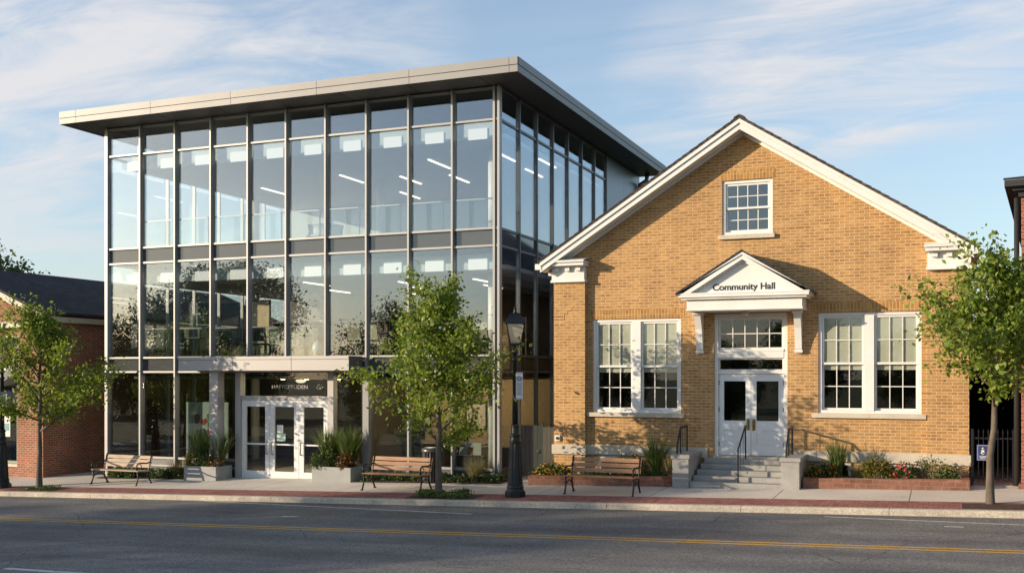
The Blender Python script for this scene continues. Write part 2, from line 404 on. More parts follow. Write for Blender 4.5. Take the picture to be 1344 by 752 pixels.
def walk_mat():
    m, nt, out = newmat('pavement_concrete'); co = objco(nt)
    sx = N(nt, 'ShaderNodeSeparateXYZ'); L(nt, co, sx.inputs[0])
    fx = math_(nt, 'PINGPONG', math_(nt, 'ADD', sx.outputs[0], 90.6), 1.45)
    jx = math_(nt, 'LESS_THAN', fx, 0.012)
    jy = math_(nt, 'LESS_THAN', math_(nt, 'ABSOLUTE', math_(nt, 'SUBTRACT', sx.outputs[1], 26.42)), 0.010)
    j = math_(nt, 'MAXIMUM', jx, jy)
    slab = math_(nt, 'FLOOR', math_(nt, 'DIVIDE', math_(nt, 'ADD', sx.outputs[0], 90.6), 2.9))
    wn = N(nt, 'ShaderNodeTexWhiteNoise'); wn.noise_dimensions = '1D'; L(nt, slab, wn.inputs['W'])
    c = ramp(nt, noise(nt, co, 0.7, 6, 0.65), ((0.28, (0.52,0.465,0.40)), (0.72, (0.66,0.60,0.52))))
    vv = math_(nt, 'ADD', math_(nt, 'MULTIPLY', wn.outputs[0], 0.16), 0.9)
    vc = N(nt, 'ShaderNodeCombineXYZ'); [L(nt, vv, vc.inputs[i]) for i in range(3)]
    c = mixc(nt, 1.0, c, vc.outputs[0], 'MULTIPLY')
    c = mixc(nt, 0.25, c, ramp(nt, noise(nt, co, 22, 4, 0.7), ((0.35, (0.25,0.25,0.25)), (0.65, (0.75,0.75,0.75)))), 'OVERLAY')
    stain = noise(nt, co, 3.1, 5, 0.7)
    c = mixc(nt, math_(nt, 'MULTIPLY', math_(nt, 'GREATER_THAN', stain, 0.66), 0.18), c, (0.12,0.10,0.09))
    c = mixc(nt, math_(nt, 'MULTIPLY', j, 0.85), c, (0.06,0.055,0.05))
    b = N(nt, 'ShaderNodeBsdfPrincipled'); b.inputs['Roughness'].default_value = 0.85
    bn = N(nt, 'ShaderNodeBump'); bn.inputs['Strength'].default_value = 0.2; bn.inputs['Distance'].default_value = 0.006
    L(nt, noise(nt, co, 60, 3, 0.8), bn.inputs['Height']); L(nt, bn.outputs[0], b.inputs['Normal'])
    L(nt, c, b.inputs['Base Color']); L(nt, b.outputs[0], out.inputs[0]); return m
def linemat(name, c, wear):
    m, nt, out = newmat(name); co = objco(nt)
    w = noise(nt, co, 14, 5, 0.75)
    k = ramp(nt, w, ((wear-0.06, (0,0,0)), (wear+0.06, (1,1,1))))
    cc = mixc(nt, k, (0.075,0.072,0.068), c)
    b = N(nt, 'ShaderNodeBsdfPrincipled'); b.inputs['Roughness'].default_value = 0.7
    L(nt, cc, b.inputs['Base Color']); L(nt, b.outputs[0], out.inputs[0]); return m

ASPH = asphalt_mat(); WALK = walk_mat()
o = strip('ground', ground_mat(), -900, 700, -700, 900, lambda x, y: base(x) - 0.22, 40, 40); tag(o, kind='structure')
o = strip('road', ASPH, -300, 250, 8.5, CURB, lambda x, y: RD(x), 1, 1); tag(o, kind='structure')
o = strip('pavement', WALK, -90, 60, 24.52, 34.0, lambda x, y: S(x, y), 75, 6); tag(o, kind='structure')
o = strip('brick_strip', PAVER, -90, 60, CURB+0.17, 24.52, lambda x, y: S(x, y) + 0.001, 2, 1); tag(o, kind='structure')
o = strip('near_pavement', WALK, -120, 60, 5.2, 8.3, lambda x, y: base(x), 2, 1); tag(o, kind='structure')
def kerb(name, y0, y1, sgn):
    m = MB(); x = -120.0
    while x < 70:
        ln = 3.05; a, b = x+0.006, x+ln-0.006
        for q in ((a, b),):
            pr = []
            fr, bk = (y0, y1) if sgn > 0 else (y1, y0)
            prof = [(fr, -0.35), (fr, -0.035), (fr+sgn*0.012, -0.012), (fr+sgn*0.035, 0.0), (bk, 0.003), (bk, -0.35)]
            A = [m.bm.verts.new((a, py, base(a)+pz)) for py, pz in prof]; B = [m.bm.verts.new((b, py, base(b)+pz)) for py, pz in prof]
            n = len(prof)
            for i in range(n): m.bm.faces.new((A[i], A[(i+1) % n], B[(i+1) % n], B[i]))
            m.bm.faces.new(A); m.bm.faces.new(B[::-1])
        x += ln
    o = m.build(name, KERB); tag(o, kind='structure')
kerb('kerb', CURB, CURB+0.17, 1); kerb('near_kerb', 8.3, 8.5, -1)
o = strip('gutter', KERB, -120, 70, CURB-0.10, CURB, lambda x, y: RD(x)+0.004, 2, 1); tag(o, kind='structure')

YEL = linemat('yellow_line', (0.60,0.32,0.04), 0.33); WHT = linemat('white_line', (0.55,0.53,0.50), 0.42)
for nm, y in (('yellow_line', 18.77), ('yellow_line', 19.02)):
    tag(strip(nm, YEL, -120, 70, y-0.052, y+0.052, lambda x, y: RD(x)+0.004, 2, 1), kind='structure')
def quadline(a, b, w):
    m = MB(); d = Vector((b[0]-a[0], b[1]-a[1], 0)).normalized(); n = Vector((-d.y, d.x, 0))*w/2
    K = 8; prev = None
    for i in range(K):
        p = [(a[0]+(b[0]-a[0])*t, a[1]+(b[1]-a[1])*t) for t in (i/K, (i+1)/K)]
        q = [(p[0][0]+n.x, p[0][1]+n.y), (p[1][0]+n.x, p[1][1]+n.y), (p[1][0]-n.x, p[1][1]-n.y), (p[0][0]-n.x, p[0][1]-n.y)]
        m.poly([(x, y, RD(x)+0.004) for x, y in q[::-1]])
    bmesh.ops.remove_doubles(m.bm, verts=m.bm.verts, dist=0.001)
    tag(m.build('white_line', WHT), kind='structure')
quadline((-18.3, 23.1), (-9.9, 21.85), 0.10); quadline((-2.3, 22.8), (6.0, 21.5), 0.10)
quadline((-14.8, 13.42), (-11.8, 13.32), 0.15); quadline((-20.5, 13.6), (-16.6, 13.5), 0.15)
quadline((-14.15, 20.62), (-13.7, 20.62), 0.10); quadline((0.0, 21.75), (0.35, 21.72), 0.12)

# ------------------------------------------------------------------ glass library building
GX0, GX1, GY = -25.65, -11.60, 27.46
BAY = (GX1-GX0)/10.0
gb = thing('glass_building', 'three-storey glass building with aluminium mullions and wide flat metal roof', 'building', (-18.6, GY, base(-18.6)))
GBACK = 42.16; GSIDE = GY+10.1
ZB = [10.05, 6.99, 6.50, 3.41, 2.95]
MX = [GX0 + BAY*k for k in range(11)]
DX0, DX1 = -20.47, -16.92          # entrance unit
CX0, CX1 = -22.04, -15.93          # canopy
RX0, RX1, RY0, RY1 = -26.6, -10.55, 26.26, 42.5
def zg(x): return S(x, GY) - 0.1
roof = bx('roof', SOFF, gb, RX0+0.03, RX1-0.03, RY0+0.03, RY1-0.03, 11.0, 11.34)
m = MB()
def fascia_front(m):
    xs = [RX0, -25.9]; 
    while xs[-1] < RX1-2.9: xs.append(xs[-1]+3.02)
    xs.append(RX1)
    for a, b in zip(xs[:-1], xs[1:]):
        m.box(a+0.006, b-0.006, RY0, RY0+0.028, 10.975, 11.155); m.box(a+0.006, b-0.006, RY0-0.012, RY0+0.028, 11.17, 11.375)
    ys = [RY0+0.03]
    while ys[-1] < RY1-2.9: ys.append(ys[-1]+3.0)
    ys.append(RY1)
    for x0, x1, q in ((RX1-0.028, RX1, 1), (RX0, RX0+0.028, -1)):
        for a, b in zip(ys[:-1], ys[1:]):
            m.box(x0, x1, a+0.006, b-0.006, 10.975, 11.155)
            m.box(x0 + (0 if q > 0 else -0.012), x1 + (0.012 if q > 0 else 0), a+0.006, b-0.006, 11.17, 11.375)
fascia_front(m); W(m, 'fascia', FASC, roof)
for k in range(7):                                                       # soffit panel joints
    x = -25.0+2.2*k; bx('soffit_joint', BLACK, roof, x, x+0.015, RY0+0.1, GY-0.02, 10.992, 10.998)
# mullions
for k, x in enumerate(MX):
    inner = DX0-0.2 < x < DX1+0.2
    z0 = 2.95 if inner else zg(x)
    if 0 < k < 10:
        bx('mullion', ALU, gb, x-0.027, x+0.027, GY-0.15, GY+0.07, z0 if k != 7 else 3.0, 10.985)
        if k == 7: bx('column', FASC, gb, x-0.10, x+0.10, GY-0.16, GY+0.10, z0, 2.905)
for x0, x1 in ((GX0-0.06, GX0+0.05), (GX1-0.14, GX1-0.075), (GX1-0.005, GX1+0.065)):
    bx('mullion', ALU, gb, x0, x1, GY-0.13, GY+0.06, zg(x0), 10.985)
bx('mullion', ALU, gb, GX0-0.17, GX0-0.10, GY-0.02, GY+0.12, zg(GX0), 10.985)
m = MB(); m.box(GX1-0.072, GX1-0.008, GY-0.05, GY+0.02, zg(GX1), 10.985); W(m, 'corner_channel', ALUDK, gb)
def bays(z):
    for k in range(10):
        yield k, MX[k]+0.029, MX[k+1]-0.029
def transom(z, skip=lambda a, b: False, h=0.028):
    m = MB()
    for k, a, b in bays(z):
        if k == 0: a = GX0+0.052
        if k == 9: b = GX1-0.142
        if skip(a, b): continue
        m.box(a, b, GY-0.095, GY+0.05, z-h, z+h)
    m.box(GX1-0.073, GX1-0.007, GY-0.10, GY-0.052, z-h, z+h)
    m.box(GX0-0.098, GX0-0.062, GY-0.06, GY+0.05, z-h, z+h)
    return m
for z in [10.94]+ZB[:4]: W(transom(z), 'transom_bar', ALU, gb)
WX(transom(2.95, lambda a, b: (a+b)/2 > DX0 and (a+b)/2 < DX1), 'transom_bar', ALU, gb, -18.5)
def inent(a, b): return b > DX0+0.1 and a < DX1-0.1
def lowbar(z, h):
    m = MB()
    for k, a, b in bays(z):
        if k == 0: a = GX0+0.052
        if k == 9: b = GX1-0.142
        if a < DX0 < b: b = DX0-0.01
        if a < DX1 < b: a = DX1+0.01
        if a >= DX0 and b <= DX1: continue
        m.box(a, b, GY-0.095, GY+0.05, z-h, z+h)
    return m
WX(lowbar(0.18, 0.034), 'transom_bar', ALU, gb, -18.5); WX(lowbar(-0.07, 0.03), 'transom_bar', ALU, gb, -18.5)
m = MB()
for k, a, b in bays(0):
    if a < DX0 < b: b = DX0-0.01
    if a < DX1 < b: a = DX1+0.01
    if a >= DX0-0.02 and b <= DX1+0.02: continue
    m.box(a, b, GY-0.02, GY+0.02, zg(a)-0.15, -0.102); m.box(a, b, GY-0.03, GY+0.01, -0.038, 0.144)
WX(m, 'plinth', ALUDK, gb, -18.5)
# panes
TR = random.Random(12)
def pane(nm, x0, x1, z0, z1, mat, y=GY):
    a, b = TR.uniform(-0.0022, 0.0022), TR.uniform(-0.0016, 0.0016); xc, zc = (x0+x1)/2, (z0+z1)/2
    f = lambda x, z: (x, y-0.008 + a*(x-xc) + b*(z-zc), z)
    m = MB(); m.prism([f(x0, z0), f(x1, z0), f(x1, z1), f(x0, z1)], (0, 0.016, 0)); W(m, nm, mat, gb)
for k, a, b in bays(0):
    if k == 0: a = GX0+0.052
    if k == 9: b = GX1-0.142
    pane('window_pane', a, b, 10.085, 10.905, GLS); pane('window_pane', a, b, 7.025, 10.015, GLS)
    pane('spandrel', a, b, 6.535, 6.955, SPAN); pane('window_pane', a, b, 3.445, 6.465, GLS)
    if not (a > CX0-0.1 and b < CX1+0.1): pane('spandrel', a, b, 2.985, 3.375, SPAN)
    if a < DX0 < b: b = DX0-0.01
    if a < DX1 < b: a = DX1+0.01
    if a >= DX0-0.02 and b <= DX1+0.02: continue
    pane('window_pane', a, b, 0.215, 2.915, GLSG)
# side walls: glass bays then metal panels
def side(x, sg, mull, maintr):
    ys = [GY + 10.1*k/7 for k in range(8)]
    for k, y in enumerate(ys[1:]):
        bx('mullion', mull, gb, x-0.07 if sg < 0 else x-0.05, x+0.05 if sg < 0 else x+0.07, y-0.034, y+0.034, zg(x), 10.985)
    for z in [10.94]+ZB+[0.18]:
        m = MB()
        for k in range(7):
            m.box(x-0.045, x+0.045, ys[k]+(0.07 if k == 0 else 0.036), ys[k+1]-0.036, z-0.034, z+0.034)
        W(m, 'transom_bar', mull, gb)
    for k in range(7):
        y0, y1 = ys[k]+(0.07 if k == 0 else 0.036), ys[k+1]-0.036
        for nm, a, b, mt in (('side_pane', 10.085, 10.905, GLS), ('side_pane', 7.025, 10.015, GLS), ('side_spandrel', 6.535, 6.955, SPAN),
                             ('side_pane', 3.445, 6.465, GLS), ('side_spandrel', 2.985, 3.375, SPAN), ('side_pane', 0.215, 2.915, GLSG)):
            bx(nm, mt, gb, x-0.008, x+0.008, y0, y1, a, b)
        bx('side_plinth', ALUDK, gb, x-0.02, x+0.02, y0, y1, zg(x)-0.2, 0.144)
    m = MB()
    pw = (GBACK-GSIDE-0.04)/2
    for i in range(2):
        for a, b in ((zg(x)-0.2, 3.2), (3.215, 6.7), (6.715, 8.6), (8.615, 10.98)):
            yy = GSIDE+0.04+pw*i; m.box(x-0.04, x+0.04, yy+0.006, yy+pw-0.006, a, b)
    W(m, 'metal_panel', PANEL, gb)
side(GX1, 1, ALUDK, ALUDK); side(GX0, -1, ALU, ALU)
bx('back_wall', PANEL, gb, GX0+0.05, GX1-0.05, GBACK-0.1, GBACK, -0.9, 10.98)
m = MB(); m.tube([(GX1+0.12, GBACK-0.35, 0.0), (GX1+0.12, GBACK-0.35, 10.35), (GX1+0.14, GBACK-0.33, 10.55), (GX1+0.42, GBACK-0.3, 10.72), (GX1+0.45, GBACK-0.3, 11.0)], 0.09, 10)
W(m, 'downspout', ALUDK, gb)
# floors, ceilings
IY0 = GY+0.10
bx('floor', FLOORIN, gb, GX0+0.06, GX1-0.15, IY0, GBACK-0.12, -0.62, -0.36)
bx('floor', FLOORIN, gb, GX0+0.06, GX1-0.15, IY0, GBACK-0.12, 3.0, 3.38)
bx('floor', FLOORIN, gb, GX0+0.06, GX1-0.15, IY0, GBACK-0.12, 6.54, 6.96)
bx('ceiling', CEIL, gb, GX0+0.3, GX1-0.15, 28.3, GBACK-0.12, 9.72, 9.84)
bx('ceiling', CEIL, gb, GX0+0.3, GX1-0.15, 28.3, GBACK-0.12, 5.93, 6.05)
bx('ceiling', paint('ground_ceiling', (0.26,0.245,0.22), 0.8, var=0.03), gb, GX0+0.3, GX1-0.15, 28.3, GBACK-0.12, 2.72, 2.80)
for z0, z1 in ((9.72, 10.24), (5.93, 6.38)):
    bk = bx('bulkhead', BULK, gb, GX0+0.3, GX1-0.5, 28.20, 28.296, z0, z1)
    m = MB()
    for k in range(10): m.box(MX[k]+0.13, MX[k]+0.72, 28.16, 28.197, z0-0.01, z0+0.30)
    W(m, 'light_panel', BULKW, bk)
WIN3 = 37.6
bx('inner_wall', WALLIN, gb, GX0+0.1, GX1-0.15, WIN3, WIN3+0.15, 6.97, 9.715)
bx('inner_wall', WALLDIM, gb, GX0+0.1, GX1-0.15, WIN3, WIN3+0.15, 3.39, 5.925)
bx('inner_wall', WALLIN, gb, GX0+4.3, GX0+4.5, 33.5, WIN3-0.01, 3.39, 5.925)
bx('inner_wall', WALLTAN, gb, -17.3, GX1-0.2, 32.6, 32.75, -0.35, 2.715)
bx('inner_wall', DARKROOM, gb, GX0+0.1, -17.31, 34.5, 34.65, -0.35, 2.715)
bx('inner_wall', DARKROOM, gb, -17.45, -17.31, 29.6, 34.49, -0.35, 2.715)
for x, y in ((-12.6, 29.4), (-12.6, 35.0), (-24.2, 33.5), (-18.6, 33.2)):
    for z0, z1 in ((-0.35, 2.71), (3.39, 5.92), (6.97, 9.71)):
        m = MB(); m.lathe([(0.17, z0), (0.17, z1)], (x, y, 0), 16); W(m, 'column', TRIM, gb)
STRIP = emit('strip_light', (1.0, 0.86, 0.66), 1.5)
import itertools
_c, _s = math.cos(R(22.2)), math.sin(R(22.2))
m_strip = [(-23.2, 33.3, 9.715), (-19.2, 32.2, 9.715), (-18.9, 36.0, 9.715), (-17.4, 33.2, 9.715), (-15.7, 33.6, 9.715), (-15.2, 31.0, 9.715),
           (-12.75, 30.7, 9.715), (-12.9, 33.6, 9.715), (-11.9, 32.2, 9.715),
           (-19.6, 30.6, 5.925), (-20.6, 33.6, 5.925), (-16.6, 31.6, 5.925), (-17.2, 33.6, 5.925), (-18.6, 36.0, 5.925), (-13.9, 31.6, 5.925), (-14.5, 33.8, 5.925)]
for x, y, z in m_strip:
    bx('ceiling_light', STRIP, gb, x-0.03, x+0.03, y-0.8, y+0.8, z-0.03, z)
for x, y in ((-18.9, 28.9), (-17.9, 29.2), (-15.0, 29.6), (-13.6, 29.6), (-19.8, 28.9)):
    m = MB(); m.lathe([(0.07, 2.700), (0.07, 2.718)], (x, y, 0), 14); W(m, 'downlight', emit('downlight', (1, 0.85, 0.6), 7.0), gb)
for x, y, e in ((-18.9, 29.6, 50), (-15.6, 30.8, 70), (-13.4, 30.8, 55), (-21.0, 31.0, 30)):
    pl = bpy.data.lights.new('downlight_lamp', 'POINT'); pl.energy = e; pl.color = (1, 0.78, 0.50); pl.shadow_soft_size = 0.12
    po = bpy.data.objects.new('downlight_lamp', pl); COL.objects.link(po); po.parent = gb; po.location = Vector((x, y, 2.45))-gb.location
m = MB(); m.lathe([(0.02, 2.715), (0.15, 2.70), (0.17, 2.66), (0.10, 2.61), (0.02, 2.60)], (-18.75, 28.35, 0), 18); W(m, 'dome_light', emit('dome_light', (1, 0.83, 0.55), 1.1), gb)
# balustrades just inside the glass
def balustrade(x0, x1, y, z):
    m = MB(); m.box(x0, x1, y-0.022, y+0.022, z+0.96, z+1.0)
    n = int((x1-x0)/1.405)
    for i in range(n+1): m.box(x0+i*1.405, x0+i*1.405+0.03, y-0.012, y+0.012, z, z+0.958)
    b = W(m, 'balustrade', ALUDK if z < 5 else ALU, gb)
    m = MB()
    for i in range(n): m.box(x0+i*1.405+0.05, x0+i*1.405+1.385, y-0.005, y+0.005, z+0.05, z+0.94)
    W(m, 'glass_panel', GRAILM, b)
balustrade(-24.9, -11.9, 28.05, 6.965); balustrade(-24.9, -17.6, 27.95, 3.385)
# canopy
cn = bx('canopy', SOFF, gb, CX0+0.02, CX1-0.02, 26.57, GY-0.14, 3.01, 3.385)
m = MB()
for a, b in ((CX0, -20.0), (-19.99, -17.9), (-17.89, CX1)):
    m.box(a+0.003, b-0.003, 26.545, 26.568, 2.985, 3.31); m.box(a+0.003, b-0.003, 26.53, 26.568, 3.322, 3.41)
W(m, 'fascia', CANO, cn)
bx('end_cap', SOFF, cn, CX1-0.018, CX1+0.004, 26.57, GY-0.14, 2.985, 3.41); bx('end_cap', SOFF, cn, CX0-0.004, CX0+0.018, 26.57, GY-0.14, 2.985, 3.41)
bx('column', CANO, gb, -21.0, -20.68, 26.72, 27.04, zg(-21), 3.005, bev=0.01)
# entrance unit
DZ0 = -0.375
en = thing_part = MB()
for a, b in ((DX0, DX0+0.2), (DX1-0.2, DX1)): en.box(a, b, GY-0.16, GY+0.08, DZ0, 3.0)
en.box(DX0+0.201, DX1-0.201, GY-0.13, GY+0.06, 2.08, 2.21); en.box(DX0+0.201, DX1-0.201, GY-0.13, GY+0.06, 2.93, 3.0)
ent = W(en, 'entrance_frame', CANO, gb)
bx('transom_pane', GLSG, ent, DX0+0.205, DX1-0.205, GY-0.02, GY, 2.212, 2.928)
dw = (DX1-DX0-0.4)/3
for i in range(3):
    a = DX0+0.2+dw*i+0.008; b = a+dw-0.016; y0, y1 = GY-0.10, GY-0.045
    m = MB(); st = 0.165
    m.box(a, a+st, y0, y1, DZ0+0.012, 2.07, ); m.box(b-st, b, y0, y1, DZ0+0.012, 2.07)
    m.box(a+st, b-st, y0, y1, DZ0+0.012, DZ0+0.27); m.box(a+st, b-st, y0, y1, 1.88, 2.07); m.box(a+st, b-st, y0+0.012, y1-0.005, 0.70, 0.745)
    d = W(m, 'door', DOORW, gb)
    m = MB(); m.box(a+st, b-st, y0+0.02, y0+0.03, DZ0+0.271, 0.699); m.box(a+st, b-st, y0+0.02, y0+0.03, 0.746, 1.879); W(m, 'door_pane', GLSG, d)
    hx = b-0.09 if i == 0 else a+0.09
    m = MB()
    for q in (0.05,):
        m.tube([(hx, y0-0.001, 0.42), (hx, y0-0.07, 0.42), (hx, y0-0.07, 0.80), (hx, y0-0.001, 0.80)], 0.022, 8)
    W(m, 'handle', ALU, d)
    if i == 1:
        m = MB(); m.box(a+st+0.08, a+st+0.30, y0+0.012, y0+0.017, 1.08, 1.32); W(m, 'paper_notice', paint('paper', (0.7,0.72,0.66), 0.8), d)
        m = MB(); m.box(a+st+0.07, a+st+0.38, y0+0.012, y0+0.017, 0.83, 1.06); W(m, 'paper_notice', paint('paper_green', (0.5,0.66,0.55), 0.8), d)
FONTM = paint('letter_white', (0.75,0.74,0.70), 0.5); FONTK = paint('letter_black', (0.015,0.015,0.015), 0.5)
def text(body, loc, size, mat, parent, rot=(R(90),0,0), depth=0.004, name='lettering', align='CENTER', sx=1.0, bold=0.0, rot2=None):
    c = bpy.data.curves.new(name, 'FONT'); c.body = body; c.size = size; c.extrude = depth; c.align_x = align; c.offset = bold
    c.materials.append(mat); tmp = link(name, c); dg = bpy.context.evaluated_depsgraph_get(); dg.update()
    me = bpy.data.meshes.new_from_object(tmp.evaluated_get(dg)); bpy.data.objects.remove(tmp); bpy.data.curves.remove(c)
    me.name = name; o = link(name, me, parent)
    q = root_of(parent).location if parent is not None else Vector()
    o.location = Vector(loc)-q; o.rotation_euler = rot; o.scale = (sx, 1, 1)
    return o
text('HAFTCPRUDEN', (-18.55, GY-0.03, 2.43), 0.17, paint('sign_letter', (0.42,0.40,0.37), 0.5), ent, sx=1.1)
bx('door_mat', BLACK, gb, -19.9, -17.5, GY-0.03, GY+0.9, -0.357, -0.35)

# ------------------------------------------------------------------ furniture behind the glass
def chair(mat, label, grp):
    t = thing('office_chair', label, 'chair', (0,0,0), 0, grp)
    m = MB(); m.box(-0.24, 0.24, -0.23, 0.23, 0.43, 0.49, bev=0.015); m.build('seat', mat, t)
    m = MB(); m.prism([(-0.24, 0.21, 0.55), (0.24, 0.21, 0.55), (0.22, 0.30, 1.0), (-0.22, 0.30, 1.0)], (0, 0.035, 0)); m.build('backrest', mat, t)
    for sx in (-1, 1):
        m = MB(); m.tube([(sx*0.25, -0.22, 0), (sx*0.22, -0.18, 0.45)], 0.014, 6); m.build('leg', IRON, t)
        m = MB(); m.tube([(sx*0.25, 0.30, 0), (sx*0.235, 0.22, 0.45), (sx*0.225, 0.30, 0.85)], 0.014, 6); m.build('leg', IRON, t)
    return t
GRP = 'chairs on the second floor'
c0 = chair(CHAIRB, 'black office chair behind second-floor glass, at the left corner of the facade', GRP)
c0.location = (-24.0, 29.0, 3.385); c0.rotation_euler = (0, 0, R(200))
for x, y, a, lb in ((-22.4, 28.9, 160, 'black office chair left of the cream notice board upstairs'),
                    (-21.4, 28.6, 20, 'black office chair in front of the cream notice board upstairs'),
                    (-20.5, 28.7, 200, 'black office chair just right of the cream notice board upstairs'),
                    (-23.2, 30.3, 30, 'black office chair further back by the left glass wall upstairs')):
    dup(c0, (x, y, 3.385), R(a), lb)
cg = chair(CHAIRG, 'olive backed chair above left half of the entrance canopy', GRP); cg.location = (-19.6, 28.5, 3.385); cg.rotation_euler = (0, 0, R(170))
for x, y, a, lb in ((-16.85, 28.6, 185, 'olive backed chair just right of the pale blue globe'), (-16.2, 28.7, 170, 'olive backed chair second to the right of the pale blue globe'),
                    (-12.6, 28.7, 180, 'olive backed chair behind the top of the street tree')):
    dup(cg, (x, y, 3.385), R(a), lb)
def table(label, loc, w, d, h=0.74, mat=TABLEM):
    t = thing('table', label, 'table', loc)
    m = MB(); m.box(-w/2, w/2, -d/2, d/2, h-0.04, h, bev=0.006); m.build('tabletop', mat, t)
    for sx in (-1, 1):
        for sy in (-1, 1):
            m = MB(); m.box(sx*(w/2-0.06)-0.025, sx*(w/2-0.06)+0.025, sy*(d/2-0.06)-0.025, sy*(d/2-0.06)+0.025, 0, h-0.041); m.build('leg', IRON, t)
    return t
table('dark table among black chairs behind the left second-floor panes', (-23.3, 29.6, 3.385), 1.5, 0.8)
table('dark table to the right of the cream notice board', (-20.0, 29.6, 3.385), 1.6, 0.8)
table('dark table behind the olive chairs on the second floor', (-16.4, 29.6, 3.385), 1.8, 0.8)
for i, (x, lb) in enumerate(((-20.7, 'low dark bookcase furthest left on the second floor, right of the notice board'), (-18.3, 'low dark bookcase at the left behind the olive chairs'), (-15.9, 'low dark bookcase straight behind the olive chairs'), (-13.4, 'low dark bookcase behind the street tree crown'))):
    t = thing('bookcase', lb, 'bookcase', (x, 31.4, 3.385)); m = MB()
    m.box(-1.15, -1.11, -0.18, 0.18, 0, 1.3); m.box(1.11, 1.15, -0.18, 0.18, 0, 1.3); m.box(-1.109, 1.109, 0.14, 0.18, 0, 1.3)
    for z in (0.05, 0.46, 0.87, 1.26): m.box(-1.109, 1.109, -0.18, 0.139, z, z+0.035)
    m.build('carcass', TABLEM, t); rr = random.Random(i)
    m = MB()
    for z in (0.086, 0.496, 0.906):
        q = -1.08
        while q < 0.95:
            w_ = rr.uniform(0.03, 0.07); m.box(q, q+w_, -0.1, 0.1, z, z+rr.uniform(0.2, 0.32)); q += w_+0.004 + (0.12 if rr.random() < .12 else 0)
    tag(m.build('books', paint('book_spines', (0.10,0.06,0.04), 0.6, var=0.6, nscale=9), t), kind='stuff')
bd = thing('notice_board', 'tall cream notice board in black frame on second floor', 'board', (-21.55, 30.0, 3.385))
m = MB(); m.box(-0.5, -0.455, -0.03, 0.03, 0, 2.0); m.box(0.455, 0.5, -0.03, 0.03, 0, 2.0); m.box(-0.454, 0.454, -0.03, 0.03, 1.955, 2.0); m.build('frame', BLACK, bd)
m = MB(); m.box(-0.454, 0.454, -0.012, 0.012, 0.02, 1.954); m.build('panel', paint('board_cream', (0.62,0.50,0.30), 0.7), bd)
rd = thing('round_desk', 'round white desk behind the third-floor glass railing', 'desk', (-19.9, 31.6, 6.965))
m = MB(); m.lathe([(0.62, 0), (0.62, 0.12), (0.56, 0.13), (0.56, 0.62)], (0, 0, 0), 28); m.build('body', TRIM, rd)
m = MB(); m.lathe([(0.68, 0.621), (0.68, 0.68), (0.60, 0.681), (0.60, 1.02), (0.64, 1.03), (0.64, 1.06)], (0, 0, 0), 28); m.build('counter', TRIM, rd)
gl = thing('globe', 'pale blue globe standing above the entrance canopy behind the glass', 'globe', (-17.78, 27.8, 3.385))
m = MB(); m.sphere((0, 0, 0.27), 0.2, (0.85, 0.85, 1.15), 3); m.build('ball', paint('globe_blue', (0.42,0.52,0.54), 0.35), gl)
m = MB(); m.lathe([(0.12, 0), (0.12, 0.03), (0.05, 0.05)], (0,0,0), 14); m.build('stand', ALU, gl)
# ground-floor things
ap = thing('art_panel', 'tall pale art panel with red flowers behind ground-floor glass', 'artwork', (-22.9, 29.0, -0.36))
m = MB(); m.box(-0.85, 0.85, 0, 0.05, 0.35, 2.3); m.build('canvas', paint('canvas_pale', (0.50,0.56,0.52), 0.8), ap)
rr = random.Random(4)
for cname, cc, lst in (('flower', (0.38,0.07,0.035), ((-0.35,1.75,.16),(-.1,1.65,.12),(.3,1.9,.13),(.55,1.35,.18),(.35,1.1,.13),(.1,1.3,.1))), ('leaf_shape', (0.10,0.22,0.17), ((.25,1.75,.2),(.5,1.65,.16),(.1,1.55,.1))), ('dark_shape', (0.03,0.025,0.02), ((-.2,1.05,.3),(.1,.8,.34),(-.3,.7,.22)))):
    for x, z, r in lst:
        m = MB()
        for q in range(4):
            dx, dz = rr.uniform(-r, r)*0.6, rr.uniform(-r, r)*0.6; n = 9
            m.prism([(x+dx+math.cos(2*math.pi*i/n)*r*rr.uniform(.5,.8), -0.001-0.002*q, z+dz+math.sin(2*math.pi*i/n)*r*rr.uniform(.5,.8)) for i in range(n)], (0, -0.0015, 0))
        m.build(cname, paint('art_'+cname, cc, 0.8), ap)
ch2 = chair(paint('chair_clear', (0.30,0.33,0.34), 0.3, metal=0.5), 'grey metal chair by the ground-floor glass under the art panel', None)
ch2.location = (-22.0, 28.4, -0.36); ch2.rotation_euler = (0, 0, R(175))
def picture(label, loc, w, h):
    t = thing('framed_picture', label, 'picture', loc)
    m = MB(); f = 0.05
    m.box(-w/2, -w/2+f, -0.03, 0, 0, h); m.box(w/2-f, w/2, -0.03, 0, 0, h); m.box(-w/2+f, w/2-f, -0.03, 0, 0, f); m.box(-w/2+f, w/2-f, -0.03, 0, h-f, h); m.build('frame', BLACK, t)
    m = MB(); m.box(-w/2+f, w/2-f, -0.015, -0.002, f, h-f); m.build('print', paint('print_paper', (0.62,0.55,0.42), 0.7), t)
    m = MB(); m.box(-0.05, 0.05, -0.019, -0.0155, h*.35, h*.5); m.box(-0.03, 0.06, -0.019, -0.0155, h*.55, h*.65); m.build('drawing', BLACK, t)
picture('small black framed picture on tan wall beside the entrance', (-16.6, 32.59, 1.05), 0.62, 0.72)
picture('larger framed picture on tan wall behind the street tree', (-14.6, 32.59, 1.0), 0.8, 1.0)
